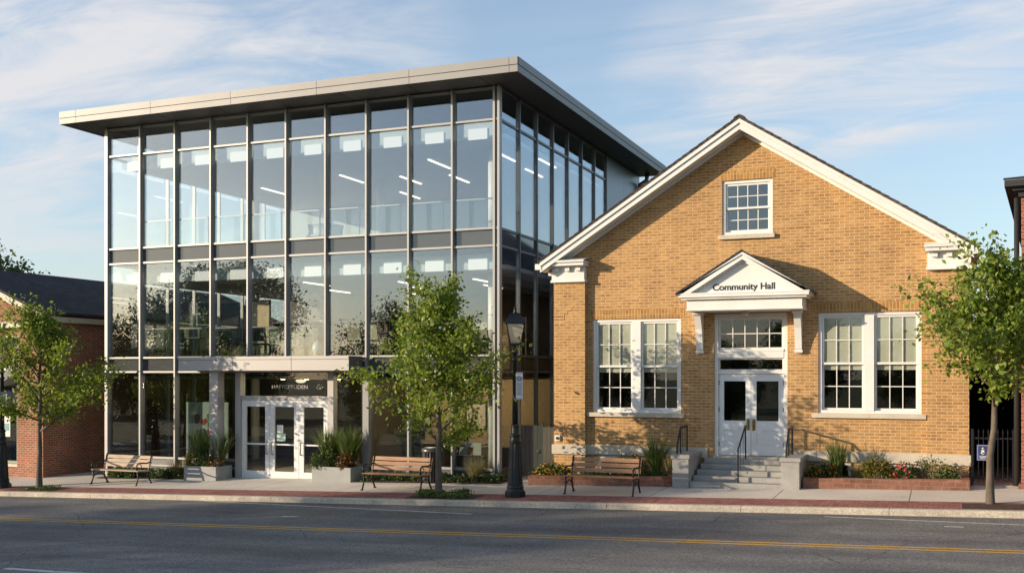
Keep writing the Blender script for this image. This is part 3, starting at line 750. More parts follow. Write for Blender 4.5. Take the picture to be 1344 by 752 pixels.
def desk(label, loc, w):
    t = thing('counter', label, 'counter', loc)
    m = MB(); m.box(-w/2, w/2, -0.3, 0.3, 0.0, 0.98, bev=0.01); m.build('body', paint('counter_brown', (0.07,0.05,0.035), 0.5), t)
    m = MB(); m.box(-w/2-0.04, w/2+0.04, -0.36, 0.34, 0.982, 1.03, bev=0.008); m.build('top', paint('counter_top', (0.16,0.13,0.10), 0.3), t)
desk('dark reception counter behind the bench with litter bin', (-14.8, 30.6, -0.36), 2.6); desk('dark display counter at ground floor right corner', (-12.6, 29.9, -0.36), 1.2)
rr = random.Random(11)
for i, (x, c, w, h, lb) in enumerate(((-15.7, (0.02,0.02,0.02), .45, .32, 'dark monitor on the left end of the reception counter'), (-14.9, (0.05,0.04,0.03), .3, .25, 'small brown box on the middle of the reception counter'),
                                       (-14.2, (0.03,0.03,0.03), .5, .34, 'dark monitor on the right end of the reception counter'))):
    t = thing('monitor' if h > .3 else 'box', lb, 'monitor' if h > .3 else 'box', (x, 30.5, 0.672))
    m = MB()
    if h > .3:
        m.box(-w/2, w/2, -0.02, 0.02, 0.1, 0.1+h, bev=0.006); m.build('screen', paint('mon%d' % i, c, 0.3), t)
        m = MB(); m.box(-0.1, 0.1, -0.08, 0.08, 0, 0.015); m.box(-0.02, 0.02, 0.021, 0.04, 0.016, 0.2); m.build('stand', BLACK, t)
    else:
        m.box(-w/2, w/2, -0.12, 0.12, 0, h, bev=0.006); m.build('carton', paint('mon%d' % i, c, 0.6), t)
        m = MB(); m.box(-0.03, 0.03, -0.121, 0.121, h-0.001, h+0.002); m.build('tape', paint('tape', (0.2,0.16,0.1), 0.5), t)
lf = thing('leaflet_rack', 'rack of colourful leaflets behind glass near the right corner', 'rack', (-12.85, 28.2, -0.36))
m = MB(); m.box(-0.45, 0.45, 0, 0.25, 0, 0.85, bev=0.01); m.build('stand', BLACK, lf)
for x, z, w, h, cc, tl in ((-.25, .87, .3, .22, (0.3,0.33,0.3), .25), (0, .87, .26, .26, (0.25,0.12,0.06), .2), (.2, .87, .25, .36, (0.62,0.60,0.5), .02), (-.05, 1.1, .3, .12, (0.4,0.42,0.42), .1)):
    m = MB(); m.prism([(x-w/2, 0.1, z), (x+w/2, 0.1, z), (x+w/2, 0.1+tl*.4, z+h), (x-w/2, 0.1+tl*.4, z+h)], (0, 0.01, 0)); m.build('leaflet', paint('leaf%.2f' % (x+z), cc, 0.6), lf)

# ------------------------------------------------------------------ community hall
HX0, HX1, HY = -10.05, 0.55, 27.70
HC = (HX0+HX1)/2 - 0.08              # ridge x
hall = thing('community_hall', 'gold brick community hall with white gable trim and pedimented entrance', 'building', (HC, HY, S(HC, HY)))
EAVE, RIDGE, RXL, RXR, RYF = 5.92, 9.40, -10.27, 0.66, 27.20
SLP = (RIDGE-EAVE)/((RXR-RXL)/2)
def rz(x): return RIDGE - SLP*abs(x-HC)
def rect(x0, x1, z0, z1): return [(x0, z0), (x1, z0), (x1, z1), (x0, z1)]
WL = (-8.91, -6.46, 1.84, 4.375); WR = (-2.94, -0.50, 1.90, 4.43); WG = (-5.37, -4.07, 6.50, 7.92); DO = (-5.58, -3.70, 0.70, 4.46)
BWS = ((-8.75, -7.75, 0.14, 0.66), (-2.95, -2.15, 0.16, 0.66), (-1.25, -0.47, 0.16, 0.66))
zb = -0.6
outer = [(HX0+0.02, zb), (HX1-0.02, zb), (HX1-0.02, rz(HX1)-0.25), (HC, RIDGE-0.25), (HX0+0.02, rz(HX0)-0.25)]
m = MB(); m.plate(outer, [rect(*q) for q in (WL, WR, WG, DO)+BWS], HY, HY+0.30); wall = W(m, 'wall', GOLD, hall)
for x0, x1 in ((HX0+0.02, HX0+0.3), (HX1-0.3, HX1-0.02)):
    bx('side_wall', GOLD, hall, x0, x1, HY+0.301, HY+15.5, zb, EAVE-0.05)
bx('pilaster', GOLD, hall, -9.99, -9.09, HY-0.16, HY-0.001, zb, 5.43); bx('pilaster', GOLD, hall, -0.37, 0.56, HY-0.10, HY-0.001, zb, 5.43)
m = MB()
m.box(-9.985, -5.75, HY-0.055, HY-0.002, 0.69, 0.945, ); m.box(-3.53, 0.55, HY-0.055, HY-0.002, 0.69, 0.945)
m.box(-10.03, -9.05, HY-0.215, HY-0.163, 0.69, 0.945); m.box(-9.087, -9.05, HY-0.162, HY-0.056, 0.69, 0.945); m.box(-10.03, -9.993, HY-0.162, HY+0.3, 0.69, 0.945)
m.box(-0.41, 0.60, HY-0.15, HY-0.103, 0.69, 0.945); m.box(-0.41, -0.373, HY-0.102, HY-0.056, 0.69, 0.945); m.box(0.562, 0.60, HY-0.102, HY+6, 0.69, 0.945)
WX(m, 'stone_band', STONE, hall, -4.6)
# stepped crack on the left pilaster, thin dark brown strips
m = MB(); yk = HY-0.163
for x0, x1, z0, z1 in ((-9.99, -9.68, 4.455, 4.470), (-9.99, -9.67, 4.365, 4.380), (-9.685, -9.668, 4.38, 4.53), (-9.668, -9.585, 4.518, 4.532), (-9.59, -9.575, 4.532, 4.62), (-9.575, -9.47, 4.608, 4.622), (-9.475, -9.462, 4.622, 4.67)):
    m.box(x0, x1, yk, yk+0.002, z0, z1)
W(m, 'mortar_crack', paint('crack_dark', (0.12,0.06,0.035), 0.9), hall)
# soldier courses
for x0, x1, z in ((WL[0]-0.09, WL[1]+0.09, WL[3]), (WR[0]-0.09, WR[1]+0.09, WR[3]), (WG[0]-0.03, WG[1]+0.06, WG[3]), (DO[0]-0.05, DO[1]+0.05, DO[3])):
    bx('soldier_course', GOLDS, hall, x0, x1, HY-0.006, HY-0.001, z+0.002, z+0.245)
# roof
m = MB(); th = 0.06
for sg in (-1, 1):
    xe = RXL-0.06 if sg < 0 else RXR+0.06
    m.prism([(HC, RYF-0.05, RIDGE), (xe, RYF-0.05, rz(xe)), (xe, RYF-0.05, rz(xe)+th), (HC, RYF-0.05, RIDGE+th)], (0, 16.2, 0))
rf = W(m, 'roof', BROWNROOF, hall)
m = MB(); m.prism([(HC-0.14, RYF-0.07, RIDGE+th-0.06), (HC, RYF-0.07, RIDGE+th+0.005), (HC+0.14, RYF-0.07, RIDGE+th-0.06), (HC+0.14, RYF-0.07, RIDGE+th-0.03), (HC, RYF-0.07, RIDGE+th+0.045), (HC-0.14, RYF-0.07, RIDGE+th-0.03)], (0, 16.24, 0)); W(m, 'ridge_cap', BROWNROOF, rf)
# shingle butts along the rakes
m = MB(); rr = random.Random(3)
for sg in (-1, 1):
    xe = RXL-0.06 if sg < 0 else RXR+0.06; n = 26
    for i in range(n):
        xa = HC + (xe-HC)*(i/n); xb = HC + (xe-HC)*((i+1)/n)-sg*0.004
        za, zb2 = rz(xa)+th, rz(xb)+th
        m.prism([(xa, RYF-0.062, za+0.002), (xb, RYF-0.062, zb2+0.002), (xb, RYF-0.062, zb2+0.026), (xa, RYF-0.062, za+0.010)], (0, 0.35, 0))
W(m, 'shingle_edge', BROWNROOF, rf)
# rakes: crown strip, fascia board, soffit and frieze
def rake(x0, x1, y0, y1, t0, t1):       # band between rz-t0 and rz-t1
    return [(x0, y0, rz(x0)-t1), (x1, y0, rz(x1)-t1), (x1, y0, rz(x1)-t0), (x0, y0, rz(x0)-t0)], (0, y1-y0, 0)
for xe in (RXL, RXR):
    m = MB(); m.prism(*rake(HC, xe, RYF-0.04, RYF+0.02, 0.004, 0.11)); m.prism(*rake(HC, xe, RYF, RYF+0.045, 0.111, 0.27))
    m.prism(*rake(HC, xe, RYF-0.014, RYF-0.001, 0.112, 0.135))
    rk = W(m, 'rake_board', TRIM, hall)
    m = MB(); m.prism(*rake(HC, xe, RYF+0.046, HY-0.06, 0.21, 0.245)); W(m, 'rake_soffit', TRIM, rk)
    xf = max(HX0+0.05, min(HX1-0.05, xe))
    m = MB(); m.prism(*rake(HC, xf, HY-0.055, HY-0.002, 0.20, 0.33)); W(m, 'rake_frieze', TRIM, rk)
# cornice returns
for x0, x1, yf, sg in ((-10.34, -9.02, RYF, -1), (-0.44, 0.68, RYF, 1)):
    fx0, fx1 = (-10.03, -9.09) if sg < 0 else (-0.37, 0.60)
    m = MB(); fy = HY-0.22
    m.box(fx0, fx1, fy, HY-0.001, 5.432, 5.80); m.box(fx0-0.025, fx1+0.025, fy-0.03, HY-0.001, 5.40, 5.46)
    for p in ((5.80, 5.835, 0.10), (5.835, 5.925, 0.22), (5.925, 5.965, 0.27)):
        m.box(x0+(0.27-p[2])*0.5, x1-(0.27-p[2])*0.5, fy-p[2], HY-0.001, p[0]+0.001, p[1])
    m.prism([(x0, fy-0.27, 5.966), (x1, fy-0.27, 5.966), (x1, HY-0.002, 6.07), (x0, HY-0.002, 6.07)], (0, 0, 0.012))
    cr = W(m, 'cornice_return', TRIM, hall)
    for i in range(3):
        q = fx0+0.10+i*(fx1-fx0-0.32)/2; bx('modillion', TRIM, cr, q, q+0.13, fy-0.085, fy-0.001, 5.70, 5.798)
m = MB()                                   # eaves gutters down both sides
for x in (RXL-0.05, RXR+0.05): m.box(x-0.09, x+0.09, RYF-0.02, HY+15.4, rz(x)-0.16, rz(x)-0.004)
WX(m, 'gutter', TRIM, hall, -4.6)
for x0, x1 in ((RXL+0.05, HX0+0.01), (HX1-0.01, RXR-0.05)): bx('eave_soffit', TRIM, hall, x0, x1, HY+0.02, HY+15.4, 5.62, 5.70)

def frame(m, x0, x1, z0, z1, y0, y1, w, wb=None, wt=None):
    wb = wb or w; wt = wt or w
    m.box(x0, x0+w, y0, y1, z0, z1); m.box(x1-w, x1, y0, y1, z0, z1)
    m.box(x0+w, x1-w, y0+0.001, y1-0.001, z0, z0+wb); m.box(x0+w, x1-w, y0+0.001, y1-0.001, z1-wt, z1)
def sash(x0, x1, z0, z1, y, cols, rows, parent, pm=GLW, w=0.055, mw=0.011, nm='sash'):
    m = MB(); frame(m, x0, x1, z0, z1, y, y+0.045, w)
    a0, a1, b0, b1 = x0+w, x1-w, z0+w, z1-w
    for i in range(1, cols):
        q = a0+(a1-a0)*i/cols; m.box(q-mw, q+mw, y+0.008, y+0.034, b0, b1)
    for j in range(1, rows):
        q = b0+(b1-b0)*j/rows; m.box(a0, a1, y+0.011, y+0.031, q-mw, q+mw)
    W(m, nm, TRIM, parent)
    m = MB(); m.box(a0, a1, y+0.018, y+0.024, b0, b1); W(m, 'pane', pm, parent)
def dwin(q, cols, blind=True, sillx=0.15, units=2, pm=GLW):
    x0, x1, z0, z1 = q; y = HY+0.06
    m = MB(); fw = 0.075
    frame(m, x0+0.003, x1-0.003, z0+0.003, z1-0.003, y-0.02, y+0.13, fw)
    mid = (x0+x1)/2
    if units == 2: m.box(mid-0.115, mid+0.115, y-0.035, y+0.13, z0+0.06, z1-fw-0.003)
    win = W(m, 'window', TRIM, hall)
    us = [(x0+fw, mid-0.117), (mid+0.117, x1-fw)] if units == 2 else [(x0+fw, x1-fw)]
    zm = (z0+z1)/2-0.02
    for a, b in us:
        sash(a+0.004, b-0.004, zm-0.02, z1-fw-0.004, y+0.015, cols, 2, win, pm)
        sash(a+0.004, b-0.004, z0+fw+0.004, zm+0.03, y+0.065, cols, 2, win, pm)
        if blind:
            m = MB(); m.box(a+0.03, b-0.03, y+0.0615, y+0.0645, zm+0.035, z1-fw-0.03); m.box(a+0.03, b-0.03, y+0.122, y+0.128, zm-0.13, zm+0.05)
            bm_ = m; W(bm_, 'blind', BLIND, win)
            m = MB(); m.box(a+0.03, b-0.03, y+0.118, y+0.132, zm-0.155, zm-0.131); W(m, 'blind_rail', TRIM, win)
    m = MB(); m.box(x0-sillx, x1+sillx*0.7, HY-0.09, HY-0.002, z0-0.115, z0-0.002, bev=0.008); m.box(x0+0.004, x1-0.004, HY-0.001, HY+0.20, z0-0.06, z0+0.001)
    W(m, 'sill', STONE, win)
    return win
wl = dwin(WL, 3); wr = dwin(WR, 3); dwin(WG, 4, blind=False, sillx=0.08, units=1, pm=GLDK)
for x0, x1, z0, z1 in BWS:
    m = MB(); frame(m, x0+0.003, x1-0.003, z0+0.003, z1-0.003, HY+0.02, HY+0.10, 0.06); m.box((x0+x1)/2-0.02, (x0+x1)/2+0.02, HY+0.03, HY+0.09, z0+0.06, z1-0.06)
    bw = W(m, 'basement_window', TRIM, hall); bx('pane', GLW, bw, x0+0.06, x1-0.06, HY+0.05, HY+0.056, z0+0.06, z1-0.06)
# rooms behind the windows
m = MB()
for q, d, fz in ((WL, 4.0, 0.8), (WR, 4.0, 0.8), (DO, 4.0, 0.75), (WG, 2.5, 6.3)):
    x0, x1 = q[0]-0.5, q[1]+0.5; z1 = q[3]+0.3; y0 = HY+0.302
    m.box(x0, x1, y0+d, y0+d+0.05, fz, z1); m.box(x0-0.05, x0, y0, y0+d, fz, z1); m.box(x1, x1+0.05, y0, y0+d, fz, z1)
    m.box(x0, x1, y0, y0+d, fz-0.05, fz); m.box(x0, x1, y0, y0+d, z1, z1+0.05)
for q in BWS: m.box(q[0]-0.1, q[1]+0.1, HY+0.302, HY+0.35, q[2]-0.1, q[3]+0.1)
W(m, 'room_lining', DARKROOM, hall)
# door case
m = MB(); y = HY+0.10
m.box(DO[0]+0.003, DO[0]+0.10, y-0.05, y+0.12, 0.765, DO[3]-0.003); m.box(DO[1]-0.10, DO[1]-0.003, y-0.05, y+0.12, 0.765, DO[3]-0.003)
m.box(DO[0]+0.101, DO[1]-0.101, y-0.05, y+0.12, DO[3]-0.11, DO[3]-0.004)
m.box(DO[0]+0.101, DO[1]-0.101, y-0.06, y+0.12, 3.30, 3.52); m.box(DO[0]+0.101, DO[1]-0.101, y-0.075, y-0.061, 3.47, 3.52); m.box(DO[0]+0.101, DO[1]-0.101, y-0.04, y+0.11, 2.895, 2.97)
dc = W(m, 'door_case', TRIM, hall)
sash(DO[0]+0.105, DO[1]-0.105, 3.523, DO[3]-0.113, y, 5, 2, dc, w=0.05)
sash(DO[0]+0.105, DO[1]-0.105, 2.973, 3.297, y, 1, 1, dc, w=0.035)
bx('threshold', STONE, dc, DO[0]-0.02, DO[1]+0.02, HY-0.06, HY+0.25, 0.69, 0.762)
dm = (DO[0]+DO[1])/2
for a, b, sg in ((DO[0]+0.105, dm-0.004, 1), (dm+0.004, DO[1]-0.105, -1)):
    m = MB(); y0, y1 = y+0.005, y+0.05; st = 0.135
    m.box(a, a+st, y0, y1, 0.775, 2.89); m.box(b-st, b, y0, y1, 0.775, 2.89)
    m.box(a+st, b-st, y0+0.001, y1-0.001, 2.70, 2.89); m.box(a+st, b-st, y0+0.001, y1-0.001, 1.42, 1.67); m.box(a+st, b-st, y0+0.001, y1-0.001, 0.775, 1.02)
    m.box(a+st, b-st, y0+0.016, y1-0.01, 1.0201, 1.4199); m.box(a+st+0.05, b-st-0.05, y0+0.006, y0+0.0155, 1.06, 1.38, bev=0.004)
    d = W(m, 'door', DOORW, hall)
    bx('door_pane', GLW, d, a+st, b-st, y0+0.02, y0+0.026, 1.671, 2.699)
    hx = b-0.07 if sg > 0 else a+0.07
    bx('handle_plate', BRASS, d, hx-0.042, hx+0.042, y0-0.014, y0-0.001, 1.42, 1.72, bev=0.006)
    m = MB(); m.tube([(hx, y0-0.01, 1.5), (hx, y0-0.05, 1.5), (hx, y0-0.05, 1.64), (hx, y0-0.01, 1.64)], 0.012, 8); W(m, 'handle', BRASS, d)
    m = MB(); ex = a if sg > 0 else b
    for z in (1.0, 1.9, 2.6): m.box(ex-0.02, ex+0.02, y0-0.012, y0-0.001, z, z+0.12)
    W(m, 'hinge', ALUDK, d)
# entrance hood
HDX0, HDX1, HDY = -6.30, -3.03, 26.62; hc = (HDX0+HDX1)/2; HZ0, HAP = 4.93, 5.94
hs = (HAP-HZ0)/((HDX1-HDX0)/2)
def hz(x): return HAP - hs*abs(x-hc)
m = MB(); m.box(HDX0+0.2, HDX1-0.2, HDY+0.18, HY-0.002, 4.49, 4.78); m.box(HDX0+0.18, HDX1-0.18, HDY+0.16, HY-0.003, 4.50, 4.54)
m.box(HDX0+0.08, HDX1-0.08, HDY+0.07, HY-0.003, 4.781, 4.83); m.box(HDX0+0.02, HDX1-0.02, HDY+0.012, HY-0.004, 4.831, 4.905); m.box(HDX0, HDX1, HDY, HY-0.005, 4.906, 4.94)
hood = W(m, 'entrance_hood', TRIM, hall)
m = MB(); m.prism([(HDX0+0.25, HDY+0.17, 4.941), (HDX1-0.25, HDY+0.17, 4.941), (hc, HDY+0.17, HAP-0.16)], (0, 0.05, 0)); W(m, 'tympanum', TRIM, hood)
for sg in (-1, 1):
    xe = HDX0 if sg < 0 else HDX1
    m = MB()
    for y0, y1, t0, t1 in ((HDY-0.03, HDY+0.03, 0.0, 0.075), (HDY, HDY+0.168, 0.076, 0.19), (HDY+0.10, HDY+0.168, 0.191, 0.235)):
        xq = xe
        m.prism([(hc, y0, hz(hc)-t1), (xe-sg*t1/hs*0.0, y0, hz(xe)-min(t1, 0.0)-0.0 if False else max(hz(xe)-t1, 4.9405)), (xe, y0, max(hz(xe)-t0, 4.9406)), (hc, y0, hz(hc)-t0)], (0, y1-y0, 0)) if t0 == 0.0 else \
        m.prism([(hc, y0, hz(hc)-t1), (hc+sg*(HAP-4.941-t1)/hs, y0, 4.941), (hc+sg*(HAP-4.941-t0)/hs, y0, 4.941), (hc, y0, hz(hc)-t0)], (0, y1-y0, 0))
    W(m, 'raking_cornice', TRIM, hood)
    m = MB(); xo = xe+sg*0.05
    m.prism([(hc, HDY-0.05, HAP+0.002), (xo, HDY-0.05, hz(xo)+0.002), (xo, HDY-0.05, hz(xo)+0.045), (hc, HDY-0.05, HAP+0.05)], (0, HY-HDY+0.048, 0)); W(m, 'hood_roof', SHING, hood)
    # bracket
    bxx = -6.02 if sg < 0 else -3.50
    prof = [(HY-0.002, 3.42), (HY-0.10, 3.42), (HY-0.11, 3.50), (HY-0.13, 3.52), (HY-0.17, 3.75), (HY-0.25, 4.05), (HY-0.42, 4.36), (HY-0.44, 4.40), (HY-0.50, 4.42), (HY-0.50, 4.488), (HY-0.002, 4.488)]
    m = MB(); m.prism([(bxx, p, q) for p, q in prof], (0.17, 0, 0)); m.box(bxx-0.02, bxx+0.19, HY-0.125, HY-0.003, 3.44, 3.49); m.box(bxx-0.025, bxx+0.195, HY-0.52, HY-0.004, 4.425, 4.486)
    W(m, 'bracket', TRIM, hood)
text('Community Hall', (hc+0.01, HDY+0.165, 5.00), 0.235, FONTK, hood, depth=0.006, sx=1.0, bold=0.003)
m = MB(); m.lathe([(0.05, 4.488), (0.10, 4.47), (0.11, 4.42), (0.09, 4.38), (0.03, 4.365)], (-4.72, HY-0.35, 0), 16); W(m, 'porch_light', paint('porch_glass', (0.5,0.42,0.3), 0.3), hall)

# wall-mounted camera
cm = thing('security_camera', 'small white security box with black lens on brick pilaster', 'camera', (-9.87, HY-0.162, 1.12))
m = MB(); m.box(-0.075, 0.075, -0.05, 0, -0.08, 0.08, bev=0.012); m.build('housing', TRIM, cm)
m = MB(); m.tube([(0, -0.05, 0), (0, -0.075, 0)], 0.042, 14); m.build('lens', BLACK, cm)

# steps and cheek walls
SX0, SX1 = -5.92, -3.66; st = thing('front_steps', 'grey concrete front steps with cheek walls below white double doors', 'steps', (-4.7, 26.6, S(-4.7, 26.6)))
m = MB(); n = 5; sz = S(-4.7, 26.3); top = 0.70
for i in range(n):
    za = sz - 0.3 if i == 0 else sz + (top-sz)*i/n + 0.0005
    m.box(SX0+i*0.035, SX1, 26.30+0.275*i, HY-0.002, za, sz+(top-sz)*(i+1)/n, bev=0.012)
W(m, 'flight', CONC, st)
for a, b in ((SX0-0.42, SX0-0.002), (SX1+0.002, SX1+0.44)):
    m = MB(); m.box(a, b, 26.22, HY-0.06, -0.3, 0.76, bev=0.01); c = W(m, 'cheek_wall', CONC, st)
    bx('cap', CONC, c, a-0.03, b+0.03, 26.18, HY-0.06, 0.762, 0.86, bev=0.012)
# handrails
def rail(label, path, posts, extra=()):
    h = thing('handrail', label, 'handrail', (path[0][0], path[0][1], posts[0][2]), 0, 'black handrails of the hall steps')
    m = MB()
    for a, b in zip(path[:-1], path[1:]): m.bar(a, b, 0.03, 0.045)
    W(m, 'top_rail', IRON, h)
    for x, y, z0, z1 in posts:
        m = MB(); m.box(x-0.017, x+0.017, y-0.017, y+0.017, z0, z1); W(m, 'post', IRON, h)
    m = MB()
    for a, b in extra: m.bar(a, b, 0.011)
    W(m, 'baluster', IRON, h)
for x, lb in ((SX0-0.21, 'short black handrail on the left cheek wall beside the double doors'), (SX1+0.23, 'short black handrail on the right cheek wall beside the double doors')):
    pth = [(x-0.12, 26.35, 1.02), (x-0.12, 26.75, 1.52), (x-0.12, 27.55, 1.52)]
    rail(lb, pth, [(x-0.12, 26.36, 0.861, 1.03), (x-0.12, 26.75, 0.861, 1.5), (x-0.12, 27.5, 0.861, 1.5)],
         [((x-0.12, 26.36+0.13*k, 0.88), (x-0.12, 26.36+0.13*k, 1.03+0.16*k if k < 3 else 1.5)) for k in (1, 3, 5, 7)])
x = -4.72
def stz(y): return sz + (top-sz)*(min(5, max(1, int((y-26.30)/0.275)+1)))/5
pth = [(x, 26.34, 0.98), (x, 26.40, 1.02), (x, 27.42, 1.55), (x, 27.5, 1.55)]
rail('black centre handrail splitting the flight of concrete steps', pth, [(x, 26.40, stz(26.40), 1.0), (x, 27.45, 0.70, 1.54)],
     [((x, 26.40+0.117*k, stz(26.40+0.117*k)+0.10), (x, 26.40+0.117*k, 1.0+0.061*k)) for k in (3, 6)])

# brick planters
def planter(label, x0, x1, mat=EDGE):
    y0, y1 = 26.50, HY-0.06; xm = (x0+x1)/2
    t = thing('brick_planter', label, 'planter', (xm, y0, S(xm, y0)))
    m = MB(); zt = lambda x: S(x, y0)+0.25
    def w(xa, xb, ya, yb):
        K = 6
        pts = lambda y: [(xa, y, S(xa, y0)-0.25), (xb, y, S(xb, y0)-0.25), (xb, y, zt(xb)), (xa, y, zt(xa))]
        m.prism(pts(ya), (0, yb-ya, 0))
    w(x0, x1, y0, y0+0.2); w(x0, x0+0.2, y0+0.2005, y1); w(x1-0.2, x1, y0+0.2005, y1)
    W(m, 'edging', mat, t)
    m = MB(); m.prism([(x0+0.2, y0+0.2, zt(x0)-0.06), (x1-0.2, y0+0.2, zt(x1)-0.06), (x1-0.2, y1, zt(x1)-0.03), (x0+0.2, y1, zt(x0)-0.03)], (0, 0, -0.2)); W(m, 'soil', MULCH, t)
planter('low red brick planter behind the right bench, left of the hall steps', -10.35, SX0-0.46); planter('low red brick planter of flowers right of the hall steps', SX1+0.48, 0.55)

# ------------------------------------------------------------------ gate left of hall
FEN = paint('gate_grey', (0.12,0.115,0.11), 0.6, var=0.1); FEN2 = paint('fence_taupe', (0.21,0.185,0.165), 0.6, var=0.1)
gt = thing('board_gate', 'grey vertical board gate between glass building and brick hall', 'gate', (-11.0, 28.6, S(-11, 28)))
m = MB(); g0 = S(-11, 28)+0.04
for i in range(6): m.box(-11.50+i*0.125, -11.382+i*0.125, 28.6, 28.63, g0, 1.40)
m.box(-11.5, -10.76, 28.631, 28.66, 0.3, 0.4); m.box(-11.5, -10.76, 28.631, 28.66, 1.1, 1.2); W(m, 'gate_leaf', FEN, gt)
m = MB()
for i in range(5): m.box(-10.69+i*0.125, -10.572+i*0.125, 28.55, 28.58, g0, 1.36)
W(m, 'fence_panel', FEN2, gt)
for x in (-11.555, -10.75): bx('post', FEN, gt, x, x+0.055, 28.56, 28.64, g0-0.1, 1.48)
m = MB(); m.tube([(-10.86, 28.6, 0.62), (-10.86, 28.55, 0.62), (-10.86, 28.55, 0.7)], 0.02, 8); W(m, 'latch', ALU, gt)

# ------------------------------------------------------------------ right brick building and iron gate
rb = thing('red_brick_building', 'red brick building with dark cornice at the right edge', 'building', (1.22, 26.62, S(5, 27)))
bx('wall', REDD, rb, 1.56, 12.0, 27.0, 42.0, -0.4, 6.95)
m = MB(); m.box(1.50, 12.0, 26.90, 42.0, 6.951, 7.08); m.box(1.38, 12.0, 26.78, 42.0, 7.081, 7.16); m.box(1.22, 12.0, 26.62, 42.1, 7.161, 7.30)
W(m, 'cornice', BLACK, rb)
m = MB(); m.prism([(1.20, 26.60, 7.301), (12.0, 26.60, 7.301), (12.0, 33, 8.5), (5.0, 33, 8.5)], (0, 0, 0.05)); W(m, 'roof', SHING, rb)
m = MB(); m.tube([(1.46, 27.10, 6.95), (1.46, 27.10, 0.3)], 0.06, 10); W(m, 'downspout', BLACK, rb)
bx('stone_base', EDGE, rb, 1.50, 12, 26.93, 26.998, -0.3, 0.36)
rb.rotation_euler = (0, 0, R(-5)); rb.location.x += 0.06
ig = thing('iron_gate', 'black iron picket gate in the alley beside the hall', 'gate', (1.05, 27.55, S(1, 27.5)))
m = MB(); zt = 1.50; z0 = S(1, 27.5)+0.08
for i in range(9):
    x = 0.66+i*0.105; m.box(x-0.009, x+0.009, 27.54, 27.558, z0, zt); m.prism([(x-0.02, 27.549, zt), (x, 27.549, zt-0.01), (x+0.02, 27.549, zt), (x, 27.549, zt+0.09)], (0, 0.006, 0))
W(m, 'picket', IRON, ig)
m = MB(); m.box(0.62, 1.53, 27.559, 27.585, z0+0.06, z0+0.10); m.box(0.62, 1.53, 27.559, 27.585, zt-0.16, zt-0.12); W(m, 'rail', IRON, ig)
for x in (0.60, 1.50): bx('post', IRON, ig, x, x+0.05, 27.53, 27.60, z0-0.1, zt+0.08)
sg_ = thing('gate_sign', 'small blue sign with white figure on the iron gate', 'sign', (0.86, 27.535, 1.02))
BLUE = paint('sign_blue', (0.035,0.045,0.15), 0.4, var=0.05); SIGNW = paint('sign_white', (0.62,0.6,0.58), 0.5, var=0.04); SIGNR = paint('sign_red', (0.42,0.05,0.04), 0.5)
m = MB(); m.box(-0.135, 0.135, -0.008, 0, -0.19, 0.19, bev=0.003); m.build('plate', BLUE, sg_)
m = MB(); m.box(-0.115, 0.115, -0.0105, -0.0085, 0.168, 0.175); m.box(-0.115, 0.115, -0.0105, -0.0085, -0.175, -0.168); m.box(-0.115, -0.108, -0.0105, -0.0085, -0.167, 0.167); m.box(0.108, 0.115, -0.0105, -0.0085, -0.167, 0.167); m.build('border', SIGNW, sg_)
m = MB(); m.sphere((0.0, -0.009, 0.10), 0.025, (1, .1, 1), 1); m.box(-0.035, 0.03, -0.011, -0.009, 0.0, 0.065); m.tube([(-0.045, -0.01, 0.0), (0.0, -0.01, -0.045), (0.045, -0.01, -0.01)], 0.01, 6); m.build('emblem', SIGNW, sg_)
for i in range(3):
    m = MB(); m.box(-0.08+0.01*i, 0.08-0.012*i, -0.0105, -0.0085, -0.09-0.028*i, -0.078-0.028*i); m.build('text_line', SIGNW, sg_)
af = thing('alley_backing', 'added dark backing that keeps the alley behind the iron gate black', 'wall', (1.05, 33.0, S(1, 28)))  # near-black backing and roof added to keep the alley dark
m = MB(); m.box(0.56, 3.6, 33.0, 33.15, -0.2, 4.4); W(m, 'black_backing', paint('alley_black', (0.018,0.016,0.015), 0.8), af)
m = MB(); m.box(0.56, 1.75, 28.4, 32.99, 3.05, 3.2); W(m, 'shading_roof', paint('alley_black', (0.018,0.016,0.015), 0.8), af)

# ------------------------------------------------------------------ left brick shop
ls = thing('brick_shop', 'low red brick shop with dark shingle roof and cream gable trim', 'building', (-31.6, 26.8, S(-31, 27)))
LX0, LX1, LY = -35.5, -27.75, 26.8; LC = (LX0+LX1)/2; LE, LR = 4.86, 6.55; zb = -1.2
SHOPW = (-33.6, -29.0, -0.15, 2.55); UW = (-30.2, -29.0, 3.1, 4.1)
m = MB(); m.plate([(LX0, zb), (LX1, zb), (LX1, LE), (LX0, LE)], [rect(*SHOPW), rect(-29.95, -28.95, 3.0, 4.2)], LY, LY+0.3); W(m, 'wall', REDB, ls)
m = MB(); m.prism([(LX0+0.3, LY+0.05, LE+0.001), (LX1-0.3, LY+0.05, LE+0.001), (LC, LY+0.05, LR-0.1)], (0, 0.2, 0)); W(m, 'gable', REDB, ls)
bx('side_wall', REDB, ls, LX1-0.3, LX1, LY+0.301, LY+14, zb, LE); bx('side_wall', REDB, ls, LX0, LX0+0.3, LY+0.301, LY+14, zb, LE)
m = MB(); sl = (LR-LE)/((LX1-LX0)/2+0.25)
for sg in (-1, 1):
    xe = LC + sg*((LX1-LX0)/2+0.25)
    m.prism([(LC, LY-0.35, LR), (xe, LY-0.35, LE), (xe, LY-0.35, LE+0.09), (LC, LY-0.35, LR+0.09)], (0, 14.7, 0))
rf = W(m, 'roof', SHING, ls)
m = MB()
for sg in (-1, 1):
    xe = LC + sg*((LX1-LX0)/2+0.22)
    m.prism([(LC, LY-0.33, LR-0.003), (xe, LY-0.33, LE-0.003), (xe, LY-0.33, LE-0.22), (LC, LY-0.33, LR-0.24)], (0, 0.32, 0))
